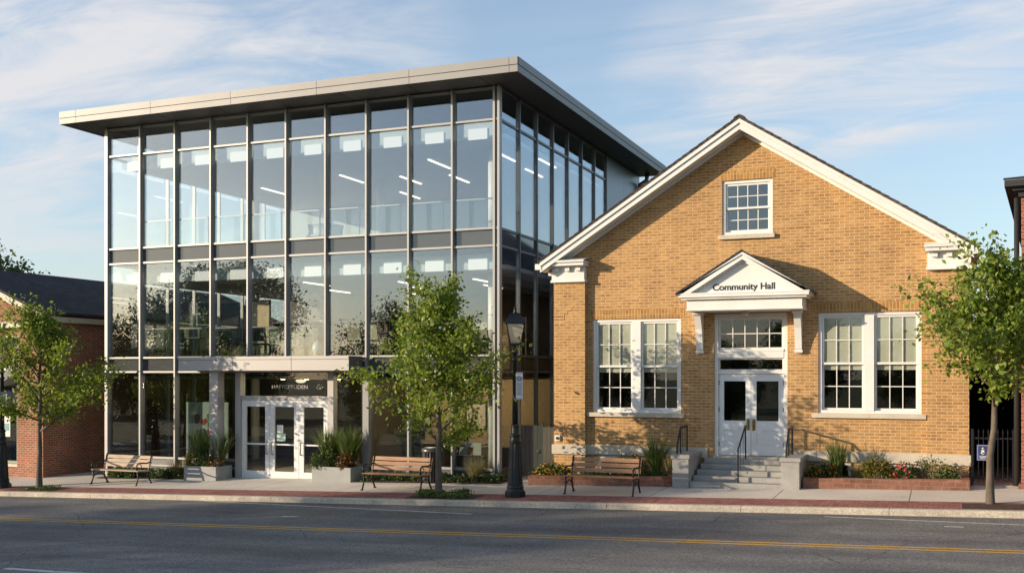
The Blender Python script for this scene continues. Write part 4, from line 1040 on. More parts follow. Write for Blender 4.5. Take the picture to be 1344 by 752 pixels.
m.box(LX0-0.1, LX1+0.1, LY-0.2, LY-0.002, LE-0.42, LE-0.23); m.box(LX1+0.03, LX1+0.2, LY+0.001, LY+14.2, LE-0.24, LE-0.06); W(m, 'cream_trim', CREAM, ls)
m = MB(); GRN = paint('shopfront_green', (0.20,0.24,0.17), 0.5)
frame(m, SHOPW[0], SHOPW[1], SHOPW[2], SHOPW[3], LY+0.06, LY+0.16, 0.09)
for x in (-32.1, -30.55): m.box(x-0.04, x+0.04, LY+0.06, LY+0.16, SHOPW[2]+0.09, SHOPW[3]-0.09)
sw = W(m, 'shop_window', GRN, ls)
bx('pane', GLSG, sw, SHOPW[0]+0.09, SHOPW[1]-0.09, LY+0.10, LY+0.106, SHOPW[2]+0.09, SHOPW[3]-0.09)
bx('sill', CREAM, sw, SHOPW[0]-0.1, SHOPW[1]+0.1, LY-0.08, LY+0.2, SHOPW[2]-0.1, SHOPW[2]-0.003)
m = MB(); m.box(-29.75, -29.42, LY+0.09, LY+0.098, 0.75, 1.45); ps = W(m, 'poster', SIGNW, sw); bx('poster', paint('poster_teal', (0.12,0.30,0.30), 0.6), sw, -29.70, -29.47, LY+0.086, LY+0.0895, 0.95, 1.2)
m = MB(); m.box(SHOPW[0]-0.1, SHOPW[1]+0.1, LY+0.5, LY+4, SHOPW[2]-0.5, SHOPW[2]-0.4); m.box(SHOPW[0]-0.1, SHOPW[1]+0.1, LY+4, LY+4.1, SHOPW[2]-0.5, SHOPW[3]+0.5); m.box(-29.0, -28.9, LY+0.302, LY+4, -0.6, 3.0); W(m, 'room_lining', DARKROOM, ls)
m = MB(); m.prism([(SHOPW[0]-0.1, LY-0.002, 3.0), (SHOPW[0]-0.1, LY-0.7, 2.62), (SHOPW[0]-0.1, LY-0.7, 2.48), (SHOPW[0]-0.1, LY-0.002, 2.58)], (SHOPW[1]-SHOPW[0]+0.2, 0, 0)); W(m, 'awning', paint('awning_grey', (0.28,0.28,0.25), 0.8), ls)
m = MB(); frame(m, -29.94, -28.96, 3.01, 4.19, LY+0.05, LY+0.15, 0.07); m.box(-29.87, -29.03, LY+0.06, LY+0.14, 3.57, 3.63); m.box(-29.47, -29.43, LY+0.07, LY+0.13, 3.08, 3.569); uw = W(m, 'window', TRIM, ls)
bx('pane', GLW, uw, -29.87, -29.03, LY+0.1, LY+0.106, 3.08, 4.12); bx('blind', BLACK, uw, -29.9, -29.0, LY+0.2, LY+0.21, 3.02, 4.18)
bx('pier', REDB, ls, -28.9, LX1-0.002, LY-0.10, LY-0.001, zb, 2.9)

# ------------------------------------------------------------------ benches
def bench(label, wood, loc, rz_):
    t = thing('park_bench', label, 'bench', loc, rz_, 'benches along the pavement'); w = 0.90
    m = MB()
    for i in range(5): m.box(-w, w, -0.30+i*0.105, -0.205+i*0.105, 0.43-0.006*i, 0.462-0.006*i, bev=0.006)
    m.build('seat', wood, t)
    m = MB()
    for i in range(3):
        y = 0.225+i*0.038; z = 0.515+i*0.125
        m.prism([(-w, y, z), (w, y, z), (w, y+0.030, z+0.098), (-w, y+0.030, z+0.098)], (0, 0.03, -0.008))
    m.build('backrest', wood, t)
    for sx in (-1, 1):
        x = sx*(w-0.04)
        m = MB()
        m.tube([(x, -0.34, 0.01), (x, -0.315, 0.06), (x, -0.27, 0.16), (x, -0.24, 0.28), (x, -0.27, 0.40)], 0.024, 8)
        m.tube([(x, 0.34, 0.01), (x, 0.31, 0.08), (x, 0.24, 0.17), (x, 0.20, 0.28), (x, 0.21, 0.42), (x, 0.27, 0.62), (x, 0.345, 0.90)], 0.024, 8)
        m.tube([(x, -0.25, 0.22), (x, -0.13, 0.30), (x, 0.0, 0.325), (x, 0.12, 0.30), (x, 0.21, 0.22)], 0.015, 8)
        m.tube([(x, -0.29, 0.42), (x, 0.0, 0.405), (x, 0.22, 0.40)], 0.02, 8)
        m.box(x-0.03, x+0.03, -0.39, -0.30, 0, 0.03, bev=0.008); m.box(x-0.03, x+0.03, 0.30, 0.39, 0, 0.03, bev=0.008)
        e = m.build('end_frame', IRON, t)
        m = MB(); m.tube([(x, -0.27, 0.43), (x, -0.31, 0.53), (x, -0.29, 0.63), (x, -0.20, 0.675), (x, -0.05, 0.67), (x, 0.12, 0.655), (x, 0.29, 0.69)], 0.022, 8)
        m.tube([(x, -0.20, 0.665), (x, -0.10, 0.60), (x, -0.11, 0.52), (x, -0.18, 0.50), (x, -0.21, 0.56)], 0.012, 6); m.build('armrest', IRON, e)
    return t
bench('slatted wooden bench with black iron ends in front of the litter bin', WOOD, (-13.5, 24.95, S(-13.5, 24.95)), 0)
bench('slatted wooden bench in front of the hall brick planter', WOOD, (-7.75, 24.85, S(-7.75, 24.85)), 0)
bench('pale weathered wooden bench at the left glass corner', WOODG, (-23.2, 25.35, S(-23.2, 25.35)), 0)

# litter bin
lb = thing('litter_bin', 'dark round slatted litter bin behind the middle bench', 'litter bin', (-13.35, 26.75, S(-13.35, 26.75)))
m = MB(); m.lathe([(0.25, 0.0), (0.27, 0.03), (0.275, 0.86)], (0,0,0), 40, flute=0.018, frange=(0.02, 0.9)); m.build('body', LAMPB, lb)
m = MB(); m.lathe([(0.29, 0.862), (0.30, 0.88), (0.29, 0.95), (0.22, 0.985), (0.10, 0.99)], (0,0,0), 28); m.build('lid', paint('bin_lid', (0.10,0.10,0.10), 0.35, metal=0.6), lb)

# ------------------------------------------------------------------ street lamps
def lamp(label, loc):
    t = thing('street_lamp', label, 'street lamp', loc, R(22), 'lantern street lamps')
    m = MB(); m.prism([(math.cos(R(45*k+22.5))*0.27, math.sin(R(45*k+22.5))*0.27, 0) for k in range(8)], (0, 0, 0.13))
    m.lathe([(0.235, 0.131), (0.215, 0.17), (0.20, 0.21), (0.215, 0.23), (0.205, 0.26), (0.19, 0.30), (0.175, 0.6), (0.145, 1.05), (0.13, 1.30), (0.15, 1.32), (0.15, 1.36), (0.12, 1.38), (0.115, 1.46), (0.14, 1.49), (0.14, 1.52), (0.10, 1.56), (0.095, 1.70), (0.11, 1.72), (0.11, 1.75), (0.075, 1.79)], (0,0,0), 24, flute=0.016, frange=(0.28, 1.31))
    m.build('base', LAMPB, t)
    m = MB(); m.lathe([(0.074, 1.791), (0.068, 2.4), (0.058, 3.30), (0.075, 3.33), (0.085, 3.36), (0.055, 3.40), (0.05, 3.48), (0.07, 3.52), (0.085, 3.56), (0.055, 3.60), (0.06, 3.66), (0.10, 3.70), (0.11, 3.73)], (0,0,0), 20); m.build('shaft', LAMPB, t)
    z0, z1, a, b = 3.76, 4.25, 0.125, 0.215
    m = MB(); m.box(-a-0.02, a+0.02, -a-0.02, a+0.02, 3.731, 3.765)
    for sx in (-1, 1):
        for sy in (-1, 1): m.bar((sx*a, sy*a, z0), (sx*b, sy*b, z1), 0.026)
    for sx, sy in ((1, 0), (-1, 0), (0, 1), (0, -1)):
        if sx: m.box(sx*b-0.015, sx*b+0.015, -b, b, z1-0.012, z1+0.014)
        else: m.box(-b+0.016, b-0.016, sy*b-0.015, sy*b+0.015, z1-0.012, z1+0.014)
    ln = m.build('lantern', LAMPB, t)
    LG = leafmat('lantern_glass', [(0.86,0.80,0.66), (0.78,0.73,0.60)], 0.6, 0.2)
    for k in range(4):
        m = MB(); a2, b2 = a-0.004, b-0.004
        p = [(-a2, -a2, z0+0.01), (a2, -a2, z0+0.01), (b2, -b2, z1-0.014), (-b2, -b2, z1-0.014)]
        mt = Matrix.Rotation(k*math.pi/2, 3, 'Z'); m.prism([mt @ Vector(q) for q in p], mt @ Vector((0, 0.006, 0))); m.build('lantern_pane', LG, ln)
    m = MB()
    def fr(w0, z0_, w1, z1_):
        A = [m.bm.verts.new((sx*w0, sy*w0, z0_)) for sx, sy in ((-1,-1),(1,-1),(1,1),(-1,1))]; B = [m.bm.verts.new((sx*w1, sy*w1, z1_)) for sx, sy in ((-1,-1),(1,-1),(1,1),(-1,1))]
        m.bm.faces.new(A[::-1]); m.bm.faces.new(B)
        for i in range(4): m.bm.faces.new((A[i], A[(i+1) % 4], B[(i+1) % 4], B[i]))
    fr(0.255, 4.266, 0.25, 4.30); fr(0.245, 4.301, 0.13, 4.475); fr(0.145, 4.476, 0.14, 4.50)
    m.build('lantern_roof', LAMPB, ln)
    m = MB(); m.lathe([(0.07, 4.501), (0.05, 4.53), (0.03, 4.56), (0.045, 4.59), (0.035, 4.63), (0.012, 4.66), (0.006, 4.73)], (0,0,0), 14); m.build('finial', LAMPB, ln)
    m = MB(); m.tube([(-0.28, 0, 3.02), (0.28, 0, 3.02)], 0.014, 8); m.build('ladder_bar', LAMPB, t)
    return t
l0 = lamp('black lantern street lamp with parking sign, right of the middle tree', (-9.76, 24.12, S(-9.76, 24.12)))
l1 = copytree(l0); l1.location = (-26.65, 24.05, S(-26.65, 24.05)); l1['label'] = 'black lamp post with blue sign at the left edge'
ps = thing('parking_sign', 'narrow white no parking sign on the lamp post', 'sign', (-9.60, 24.00, 2.6), R(22.2))
m = MB(); m.box(-0.085, 0.085, -0.008, 0, -0.33, 0.33, bev=0.006); m.build('plate', SIGNW, ps)
m = MB(); n = 20
ring = [(math.cos(2*math.pi*k/n)*0.05, -0.012, 0.18+math.sin(2*math.pi*k/n)*0.05) for k in range(n+1)]
m.tube(ring, 0.008, 6, cap=False); m.bar((-0.035, -0.012, 0.215), (0.035, -0.012, 0.145), 0.014, 0.006); m.build('prohibition_ring', BLACK, ps)
for i in range(6):
    m = MB(); w = (0.06, 0.05, 0.062, 0.055, 0.04, 0.058)[i]; m.box(-w, w, -0.0105, -0.0085, 0.04-0.05*i, 0.055-0.05*i); m.build('text_line', paint('sign_grey_text', (0.2,0.12,0.11), 0.6), ps)
m = MB(); m.box(-0.11, -0.02, 0.001, 0.02, 0.2, 0.23); m.box(-0.11, -0.02, 0.001, 0.02, -0.23, -0.2); m.build('clamp', IRON, ps)
bs = thing('blue_sign', 'blue sign with white letter and red foot on left lamp post', 'sign', (-26.36, 23.9, 2.05), R(22.2))
m = MB(); m.box(-0.22, 0.22, -0.01, 0, -0.1, 0.3, bev=0.01); m.build('plate', BLUE, bs)
text('L', (0.09, -0.012, -0.02), 0.34, FONTM, bs, depth=0.002, bold=0.004).location = (0.09, -0.012, 0.0)
m = MB(); m.box(-0.22, 0.22, -0.01, 0, -0.2, -0.104, bev=0.004); m.build('foot_plate', SIGNW, bs); m = MB(); m.box(-0.2, 0.2, -0.0125, -0.0105, -0.18, -0.13); m.build('red_band', SIGNR, bs)

# ------------------------------------------------------------------ vegetation
LEAF = leafmat('street_tree_leaf', [(0.10,0.165,0.022), (0.17,0.25,0.035), (0.24,0.315,0.05), (0.33,0.38,0.075)], 0.5)
LEAFFAR = leafmat('far_leaf', [(0.035,0.062,0.018), (0.06,0.098,0.026), (0.095,0.135,0.036)], 0.28)
def tree_meshes(seed, H, tr, cb, prof, limbs, nleaf, ls, lean=(0, 0)):
    rng = np.random.default_rng(seed); rd = random.Random(seed)
    m = MB(); K = 9
    tp = []
    for i in range(K+1):
        t = i/K; wob = 0.05*min(1, t*2)
        tp.append(Vector((lean[0]*t*t + rd.uniform(-wob, wob), lean[1]*t*t + rd.uniform(-wob, wob), H*0.94*t)))
    m.tube([(tp[0].x, tp[0].y, -0.1), (tp[0].x, tp[0].y, 0.02)] + tp[1:], [tr*1.35, tr*1.2] + [tr*(1-0.93*(i/K)**1.0) + 0.006 for i in range(1, K+1)], 10)
    def trunk_at(z):
        t = max(0, min(0.999, z/(H*0.94)))*K; i = int(t); return tp[i].lerp(tp[i+1], t-i)
    def R_(z):
        f = z/H
        for (a, ra), (b, rb_) in zip(prof[:-1], prof[1:]):
            if a <= f <= b: return ra + (rb_-ra)*(f-a)/(b-a)
        return prof[-1][1] if f > prof[-1][0] else prof[0][1]
    C = []; az = rd.uniform(0, 6.28)
    for i in range(limbs):
        f = (i/(limbs-1))**0.85; z0 = H*(cb + (0.90-cb)*f) + rd.uniform(-0.1, 0.1); az += 2.4 + rd.uniform(-0.35, 0.35)
        el = R(rd.uniform(12, 36) + 36*f); Lh = R_(min(H*0.99, z0 + 0.08*H))*rd.uniform(0.6, 1.2)/max(0.6, math.cos(el))*0.95
        d = Vector((math.cos(az)*math.cos(el), math.sin(az)*math.cos(el), math.sin(el)))
        p = trunk_at(z0); path = [p.copy()]; dd = d.copy(); n = 6
        for k in range(n):
            dd = (dd + Vector((rd.uniform(-.16,.16), rd.uniform(-.16,.16), rd.uniform(-.10,.14)))).normalized()
            p = p + dd*Lh/n; path.append(p.copy())
        r0 = max(0.009, tr*0.42*(1-0.75*f)); m.tube(path, [r0*(1-0.88*k/n) for k in range(n+1)], 6)
        for k in range(2, n+1):
            for q in range(2 if k < n else 3):
                b = path[k] if k == n else path[k].lerp(path[k-1], rd.random())
                a2 = (path[k]-path[k-1]).normalized()
                sd = (a2*rd.uniform(0.5, 1.1) + Vector((rd.uniform(-1,1), rd.uniform(-1,1), rd.uniform(-0.6,0.8)))).normalized()
                l2 = Lh*rd.uniform(0.16, 0.36) + 0.08
                e = b + sd*l2 + Vector((0, 0, rd.uniform(-0.06, 0.05)))
                if e.z < H*cb*0.85: e.z = H*cb*0.85 + rd.uniform(0, .2)
                m.tube([b, b.lerp(e, 0.5)+Vector((0,0,0.02)), e], [r0*0.28+0.002, r0*0.2+0.002, 0.002], 4)
                for s in range(4): C.append((b.lerp(e, 0.25+0.25*s), 0.075 + 0.10*l2))
        for k in range(2, n+1): C.append((path[k], 0.09))
    C.append((tp[-1], 0.12)); C.append((tp[-1]+Vector((0, 0, 0.12)), 0.07))
    cen = np.array([tuple(c[0]) for c in C]); rad = np.array([c[1] for c in C])
    w = rng.uniform(0.35, 1.6, size=len(C))*np.clip(1.5-1.25*cen[:, 2]/H, 0.3, 1.0); w /= w.sum()
    idx = rng.choice(len(C), size=nleaf, p=w)
    P = cen[idx] + rng.normal(size=(nleaf, 3))*rad[idx][:, None]*np.array([1.05, 1.05, 0.8])
    return m, leafquads(rng, P, ls)
def street_tree(label, loc, seed, H, tr, cb, prof, limbs, nleaf, ls, lean=(0, 0), rz_=0):
    t = thing('street_tree', label, 'tree', loc, rz_, 'young street trees')
    m, V = tree_meshes(seed, H, tr, cb, prof, limbs, nleaf, ls, lean)
    m.build('trunk', BARK, t); link('crown', npmesh('crown', V, 4, LEAF), t)
    return t
street_tree('young green tree in front of the glass facade, between bench and lamp post', (-11.72, 23.85, S(-11.72, 23.85)-0.02), 21, 5.2, 0.085, 0.25,
            [(0.2, 1.6), (0.38, 2.0), (0.5, 1.8), (0.65, 1.3), (0.8, 0.95), (0.92, 0.65), (1.0, 0.3)], 27, 11500, 0.11)
street_tree('young green tree before the red brick shop at left', (-25.25, 24.15, S(-25.25, 24.15)-0.02), 33, 5.35, 0.085, 0.31,
            [(0.2, 1.5), (0.42, 2.05), (0.55, 1.7), (0.7, 1.15), (0.85, 0.8), (1.0, 0.3)], 24, 9500, 0.11)
street_tree('young green tree at the right corner of the brick hall', (0.9, 24.3, S(0.9, 24.3)-0.02), 8, 5.05, 0.082, 0.42,
            [(0.3, 1.7), (0.5, 2.15), (0.62, 1.9), (0.75, 1.1), (0.88, 0.75), (1.0, 0.3)], 24, 10500, 0.115, (0.35, 0.1))

def blades(rng, n, h, spread, w, base_r, droop=0.5):
    a = rng.uniform(0, 2*np.pi, n); r = base_r*np.sqrt(rng.uniform(0, 1, n)); ox, oy = r*np.cos(a), r*np.sin(a)
    az = a + rng.normal(size=n)*0.6; hh = h*rng.uniform(0.55, 1.05, n); sp = spread*rng.uniform(0.1, 1.1, n)*hh/h
    V = []; K = 4
    pts = []
    for k in range(K+1):
        t = k/K; out = sp*(t**1.8); z = hh*(t - droop*0.35*t**3*(sp/max(spread, 1e-3)))
        pts.append(np.stack([ox+np.cos(az)*out, oy+np.sin(az)*out, z], 1))
    side = np.stack([-np.sin(az+0.7*rng.normal(size=n)), np.cos(az), np.zeros(n)], 1)
    for k in range(K):
        w0 = w*(1-(k/K)**2)*0.5; w1 = w*(1-((k+1)/K)**2)*0.5
        V.append(np.stack([pts[k]-side*w0, pts[k]+side*w0, pts[k+1]+side*w1, pts[k+1]-side*w1], 1))
    V = np.stack(V, 1)     # n,K,4,3
    return V.reshape(-1, 3)
def blade_mesh(name, V, mat):            # weld the quads of a blade so an island is one blade
    me = npmesh(name, V, 4, mat); b = bmesh.new(); b.from_mesh(me); bmesh.ops.remove_doubles(b, verts=b.verts, dist=1e-5); b.to_mesh(me); b.free(); return me
GRASSG = leafmat('grass_green', [(0.06,0.10,0.025), (0.11,0.165,0.04), (0.20,0.24,0.09)], 0.4)
GRASST = leafmat('grass_tan', [(0.16,0.15,0.06), (0.28,0.24,0.12), (0.20,0.20,0.07)], 0.3)
SHRUB = leafmat('shrub_green', [(0.03,0.055,0.012), (0.055,0.09,0.02), (0.10,0.135,0.035)], 0.25)
SHRUBY = leafmat('shrub_yellow_green', [(0.07,0.085,0.012), (0.14,0.13,0.02), (0.22,0.17,0.025)], 0.3)
SHRUBP = leafmat('shrub_pale', [(0.12,0.13,0.05), (0.22,0.21,0.11), (0.08,0.10,0.03)], 0.3)
SHRUBR = leafmat('shrub_rusty', [(0.10,0.045,0.015), (0.17,0.08,0.02), (0.10,0.08,0.02)], 0.3)
FLY = leafmat('flower_yellow', [(0.55,0.30,0.02), (0.65,0.42,0.04)], 0.2); FLR = leafmat('flower_red', [(0.45,0.04,0.05), (0.55,0.12,0.14)], 0.2); FLO = leafmat('flower_orange', [(0.45,0.14,0.02), (0.5,0.25,0.03)], 0.2)
def grass_clump(label, x, y, z, h, spread, n, seed, mat=GRASSG, w=0.016, br=0.10, droop=0.6, group=None):
    rng = np.random.default_rng(seed)
    o = link('grass_clump', blade_mesh('grass_clump', blades(rng, n, h, spread, w, br, droop), mat)); o.location = (x, y, z)
    return tag(o, label, 'plant', group)
def shrub(label, x, y, z, rx, ry, h, n, ls, seed, mat=SHRUB, flower=None, nf=0, name='shrub'):
    rng = np.random.default_rng(seed)
    t = thing(name, label, 'plant', (x, y, z))
    k = 26; c = unit(rng.normal(size=(k, 3))); c[:, 2] = np.abs(c[:, 2]); c *= rng.uniform(0.45, 0.95, size=(k, 1))
    idx = rng.integers(0, k, n); P = c[idx] + rng.normal(size=(n, 3))*0.17; P[:, 2] = np.abs(P[:, 2]); P = P*np.array([rx, ry, h])
    out = unit(P*np.array([1/rx, 1/ry, 0.6/h])+1e-4)*0.7
    link('foliage', npmesh('foliage', leafquads(rng, P, ls, outward=out), 4, mat), t)
    m = MB()
    for i in range(5):
        q = c[i]*np.array([rx, ry, h])*0.8; m.tube([(0.02*i-0.04, 0.02*(i % 3)-0.02, -0.03), tuple(q*0.5+np.array([0,0,.03])), tuple(q)], [0.008, 0.006, 0.003], 5)
    m.build('stem', BARKD, t)
    if flower:
        cf = unit(rng.normal(size=(nf, 3))+np.array([-.1, -.5, .5])); cf[:, 2] = np.abs(cf[:, 2])
        Pf = cf*np.array([rx, ry, h])*rng.uniform(.85, 1.06, size=(nf, 1)); Pf = np.repeat(Pf, 6, 0)
        tag(link('flower', npmesh('flower', leafquads(rng, Pf, 0.05, asp=0.8, outward=np.repeat(cf, 6, 0)*0.4), 4, flower), t), kind='stuff')
    return t

# planter boxes by the entrance
def planter_box(label, x0, x1, y0, y1):
    xm = (x0+x1)/2; z = S(xm, y0); t = thing('planter_box', label, 'planter', (xm, y0, z), 0, 'planter boxes at the glass entrance')
    m = MB(); h = 0.44; w = 0.05
    m.box(x0, x1, y0, y0+w, z-0.05, z+h); m.box(x0, x1, y1-w, y1, z-0.05, z+h); m.box(x0, x0+w, y0+w+.0005, y1-w-.0005, z-0.05, z+h); m.box(x1-w, x1, y0+w+.0005, y1-w-.0005, z-0.05, z+h)
    W(m, 'trough', PLANTBOX, t); bx('soil', MULCH, t, x0+w, x1-w, y0+w, y1-w, z+0.1, z+h-0.05)
    return z+h-0.06
zl = planter_box('grey concrete planter box with tall grasses left of the glass doors', -21.75, -20.55, 26.45, 27.25)
zr = planter_box('grey concrete planter box with tall grasses right of the glass doors', -17.15, -15.85, 26.5, 27.28)
for x, z, sd, side in ((-21.45, zl, 1, 'left'), (-20.8, zl, 2, 'left'), (-16.8, zr, 3, 'right'), (-16.15, zr, 4, 'right')):
    lab = 'tall green grass at the %s end of the planter box %s of the glass doors' % ('left' if sd in (1, 3) else 'right', side)
    grass_clump(lab, x, 26.92, z, 1.38, 0.72, 300, sd, w=0.032, br=0.15, group='tall grasses in planter boxes')
for x, z, sd, mt, lb in ((-21.58, zl, 5, SHRUBY, 'small olive round shrub at the left end of left planter box'), (-21.15, zl, 6, SHRUB, 'small dark round shrub in the middle of left planter box'), (-20.75, zl, 7, SHRUBR, 'low rusty green shrub at the right end of left planter box'),
                         (-16.98, zr, 8, SHRUB, 'small dark round shrub at the left end of right planter box'), (-16.58, zr, 9, SHRUB, 'small dark round shrub in the middle of right planter box'), (-16.12, zr, 10, SHRUBR, 'rusty orange tufted shrub at the right end of right planter box')):
    shrub(lb, x, 26.70, z, 0.30, 0.22, 0.50, 1300, 0.055, sd, mt)
# hall planters
def pz(x): return S(x, 26.5)+0.20
shrub('low yellow flowering bed plant at the left end of the hall planter', -9.75, 26.95, pz(-9.7), 0.62, 0.25, 0.34, 1700, 0.06, 20, SHRUB, FLY, 60, 'flowering_plant')
shrub('yellow green shrub rising behind the hall bench', -7.75, 27.2, pz(-7.7), 0.55, 0.3, 0.62, 1500, 0.06, 21, SHRUBY)
shrub('low dark shrub behind the hall bench seat', -8.4, 26.95, pz(-8.4), 0.5, 0.2, 0.22, 900, 0.05, 31, SHRUB)
grass_clump('tall spiky green grass between the hall bench and steps', -6.98, 27.05, pz(-7), 1.2, 0.66, 230, 22, GRASSG, 0.032)
shrub('low green shrub at the foot of the spiky grass', -7.05, 26.85, pz(-7), 0.35, 0.15, 0.18, 600, 0.05, 32, SHRUB)
grass_clump('fine dry grass beside the left cheek wall of the steps', -6.55, 27.0, pz(-6.6), 0.75, 0.42, 300, 23, GRASST, 0.009)
shrub('orange and yellow flowers beside the right cheek wall', -2.75, 26.95, pz(-2.7), 0.42, 0.24, 0.40, 1400, 0.055, 24, SHRUB, FLO, 60, 'flowering_plant')
grass_clump('upright green grass under the right hall window', -2.42, 27.15, pz(-2.3), 1.10, 0.42, 420, 25, GRASSG, 0.018)
shrub('rounded yellow green shrub in the middle of right hall planter', -1.55, 27.0, pz(-1.5), 0.42, 0.28, 0.58, 1500, 0.06, 26, SHRUBY)
shrub('red flowering plant in the right hall planter', -0.88, 26.92, pz(-.9), 0.30, 0.22, 0.38, 900, 0.05, 27, SHRUB, FLR, 24, 'flowering_plant')
shrub('pale cream tufted shrub near the hall right corner', -0.28, 27.05, pz(-.3), 0.40, 0.25, 0.50, 1300, 0.05, 28, SHRUBP)
shrub('low green shrub at the right end of the hall planter', 0.12, 26.95, pz(.1), 0.28, 0.2, 0.32, 900, 0.055, 29, GRASSG)
grass_clump('thin dry grass left of the rounded yellow shrub', -2.0, 27.2, pz(-2), 0.62, 0.42, 90, 30, GRASST, 0.010)
# beds in front of the glass
def bed(nm, x0, x1, y0, y1):
    o = strip(nm, MULCH, x0, x1, y0, y1, lambda x, y: S(x, y)+0.02, 12, 3); tag(o, kind='structure')
def cover(label, x0, x1, y0, y1, n, h, ls, seed, mat=SHRUB, zf=S):
    rng = np.random.default_rng(seed); k = max(8, int((x1-x0)*9))
    cx = rng.uniform(x0, x1, k); cy = rng.uniform(y0, y1, k); idx = rng.integers(0, k, n)
    X = cx[idx]+rng.normal(size=n)*0.12; Y = cy[idx]+rng.normal(size=n)*0.09
    X = np.clip(X, x0-.05, x1+.05); Y = np.clip(Y, y0-.05, y1+.05)
    hz_ = h*rng.uniform(0.5, 1.1, k)[idx]
    Z = np.array([zf(a, b) for a, b in zip(X, Y)]) + 0.02 + hz_*rng.uniform(0.1, 1, n)
    o = link('ground_cover', npmesh('ground_cover', leafquads(rng, np.stack([X, Y, Z], 1), ls, upb=1.0), 4, mat))
    tag(o, label, 'ground cover', None, 'stuff')
bed('planting_bed', -25.6, -21.85, 26.7, 27.4); bed('planting_bed', -15.8, -11.2, 26.55, 27.4)
cover('low green ground cover under the left glass corner', -25.4, -21.95, 26.75, 27.3, 6000, 0.30, 0.07, 41)
cover('low green ground cover along the glass right of the entrance', -15.6, -13.0, 26.65, 27.3, 3600, 0.26, 0.06, 42)
cover('low green ground cover around the glass building right corner', -12.9, -11.3, 26.65, 27.3, 2400, 0.22, 0.06, 43)
cover('dense green ground cover around the middle tree trunk', -12.35, -10.95, 23.52, 24.15, 5200, 0.13, 0.055, 44, GRASSG)
cover('sparse green ground cover around the left tree trunk', -25.9, -24.2, 23.6, 24.2, 700, 0.08, 0.05, 45, SHRUB)
for x0, x1 in ((-12.5, -10.6), (-26.0, -24.1), (0.35, 1.75)):
    o = strip('tree_pit', MULCH, x0, x1, 23.48, 24.28, lambda x, y: S(x, y)+0.006, 10, 4); tag(o, kind='structure')
grass_clump('pale tan ornamental grass at the glass building right corner', -12.1, 26.95, S(-12.1, 27), 0.80, 0.55, 420, 50, GRASST, 0.010, 0.14)
grass_clump('pale tan ornamental grass between the left bench and planter box', -22.35, 26.9, S(-22.3, 27), 0.72, 0.45, 320, 51, GRASST, 0.010, 0.14)
shrub('olive shrub left of the grey planter box', -21.95, 26.85, S(-22, 27), 0.22, 0.2, 0.42, 800, 0.05, 52, SHRUBY)
# potted plant indoors
pp = thing('potted_plant', 'leafy potted plant inside beside the entrance pillar', 'plant', (-15.35, 29.3, -0.36))
m = MB(); m.lathe([(0.16, 0), (0.22, 0.4), (0.2, 0.4)], (0,0,0), 16); m.build('pot', BLACK, pp)
rng = np.random.default_rng(60); P = unit(rng.normal(size=(260, 3)))*rng.uniform(.2, .5, size=(260, 1))*np.array([.7, .7, 1.1]) + np.array([0, 0, 1.1]); link('foliage', npmesh('foliage', leafquads(rng, P, 0.2), 4, SHRUB), pp)
m = MB(); m.tube([(0, 0, .35), (0.02, 0, .8), (0, 0, 1.2)], 0.02, 6); m.build('stem', BARKD, pp)

# ------------------------------------------------------------------ distant trees and the far side of the street
def big_tree(seed, H, rx, n, ls, low=0.18):
    rng = np.random.default_rng(seed); rd = random.Random(seed)
    m = MB(); m.tube([(0, 0, -0.5), (0.05, 0.02, H*0.25), (0.1, -0.05, H*0.55), (0.05, 0, H*0.85)], [H*0.03, H*0.022, H*0.014, H*0.004], 9)
    k = 170; c = unit(rng.normal(size=(k, 3)))*(rng.uniform(0.25, 1, size=(k, 1))**0.45)
    zz = (low + (1-low)*(c[:, 2]*0.5+0.5)); sh = np.sqrt(np.clip(1-(np.abs(zz-0.5)/0.56)**2.2, 0.08, 1))
    cen = np.stack([c[:, 0]*rx*sh, c[:, 1]*rx*sh, zz*H*0.93], 1)
    for i in range(16):
        q = cen[i]; z0 = min(q[2]*0.7, H*0.7); m.tube([(0.05, 0, z0), (q[0]*.5, q[1]*.5, (z0+q[2])/2), tuple(q)], [H*0.008, H*0.005, 0.01], 5)
    idx = rng.integers(0, k, n); rad = rx*rng.uniform(0.10, 0.21, k)[idx][:, None]
    P = cen[idx] + rng.normal(size=(n, 3))*rad*np.array([1, 1, .75])*0.8
    return m, leafquads(rng, P, ls)
def proto_tree(name, label, cat, grp, loc, seed, H, rx, n, ls, low=.18):
    t = thing(name, label, cat, loc, 0, grp); m, V = big_tree(seed, H, rx, n, ls, low); m.build('trunk', BARKD, t); link('crown', npmesh('crown', V, 4, LEAFFAR), t); return t
BG = 'trees behind the buildings'
proto_tree('broadleaf_tree', 'dark broadleaf tree rising behind the shop roof at left', 'tree', BG, (-56.5, 49.5, base(-53)-.2), 71, 12.9, 5.0, 30000, 0.26, 0.3)
t = proto_tree('broadleaf_tree', 'small tree top just showing beside the glass building left edge', 'tree', BG, (-45.0, 48.0, base(-45)-.2), 72, 8.7, 3.0, 14000, 0.22)
AC = 'trees across the street'; LBL = 'leafy tree across the street seen mirrored in the glass facade'
ta = proto_tree('broadleaf_tree', LBL, 'tree', AC, (-52.0, -5.0, base(-50)-.2), 81, 10.6, 4.2, 24000, 0.19, 0.12)
tb = proto_tree('broadleaf_tree', LBL, 'tree', AC, (-43.2, -4.0, base(-43)-.2), 82, 12.2, 3.9, 15000, 0.18, 0.52)
for i, (x, y, s, r) in enumerate(((-40.0, 4.0, 0.90, 310), (-61.5, -5.0, 1.0, 40), (-72, -6.0, 0.98, 120))):
    dup(tb, (x, y, base(x)-.2), R(r), LBL, s)
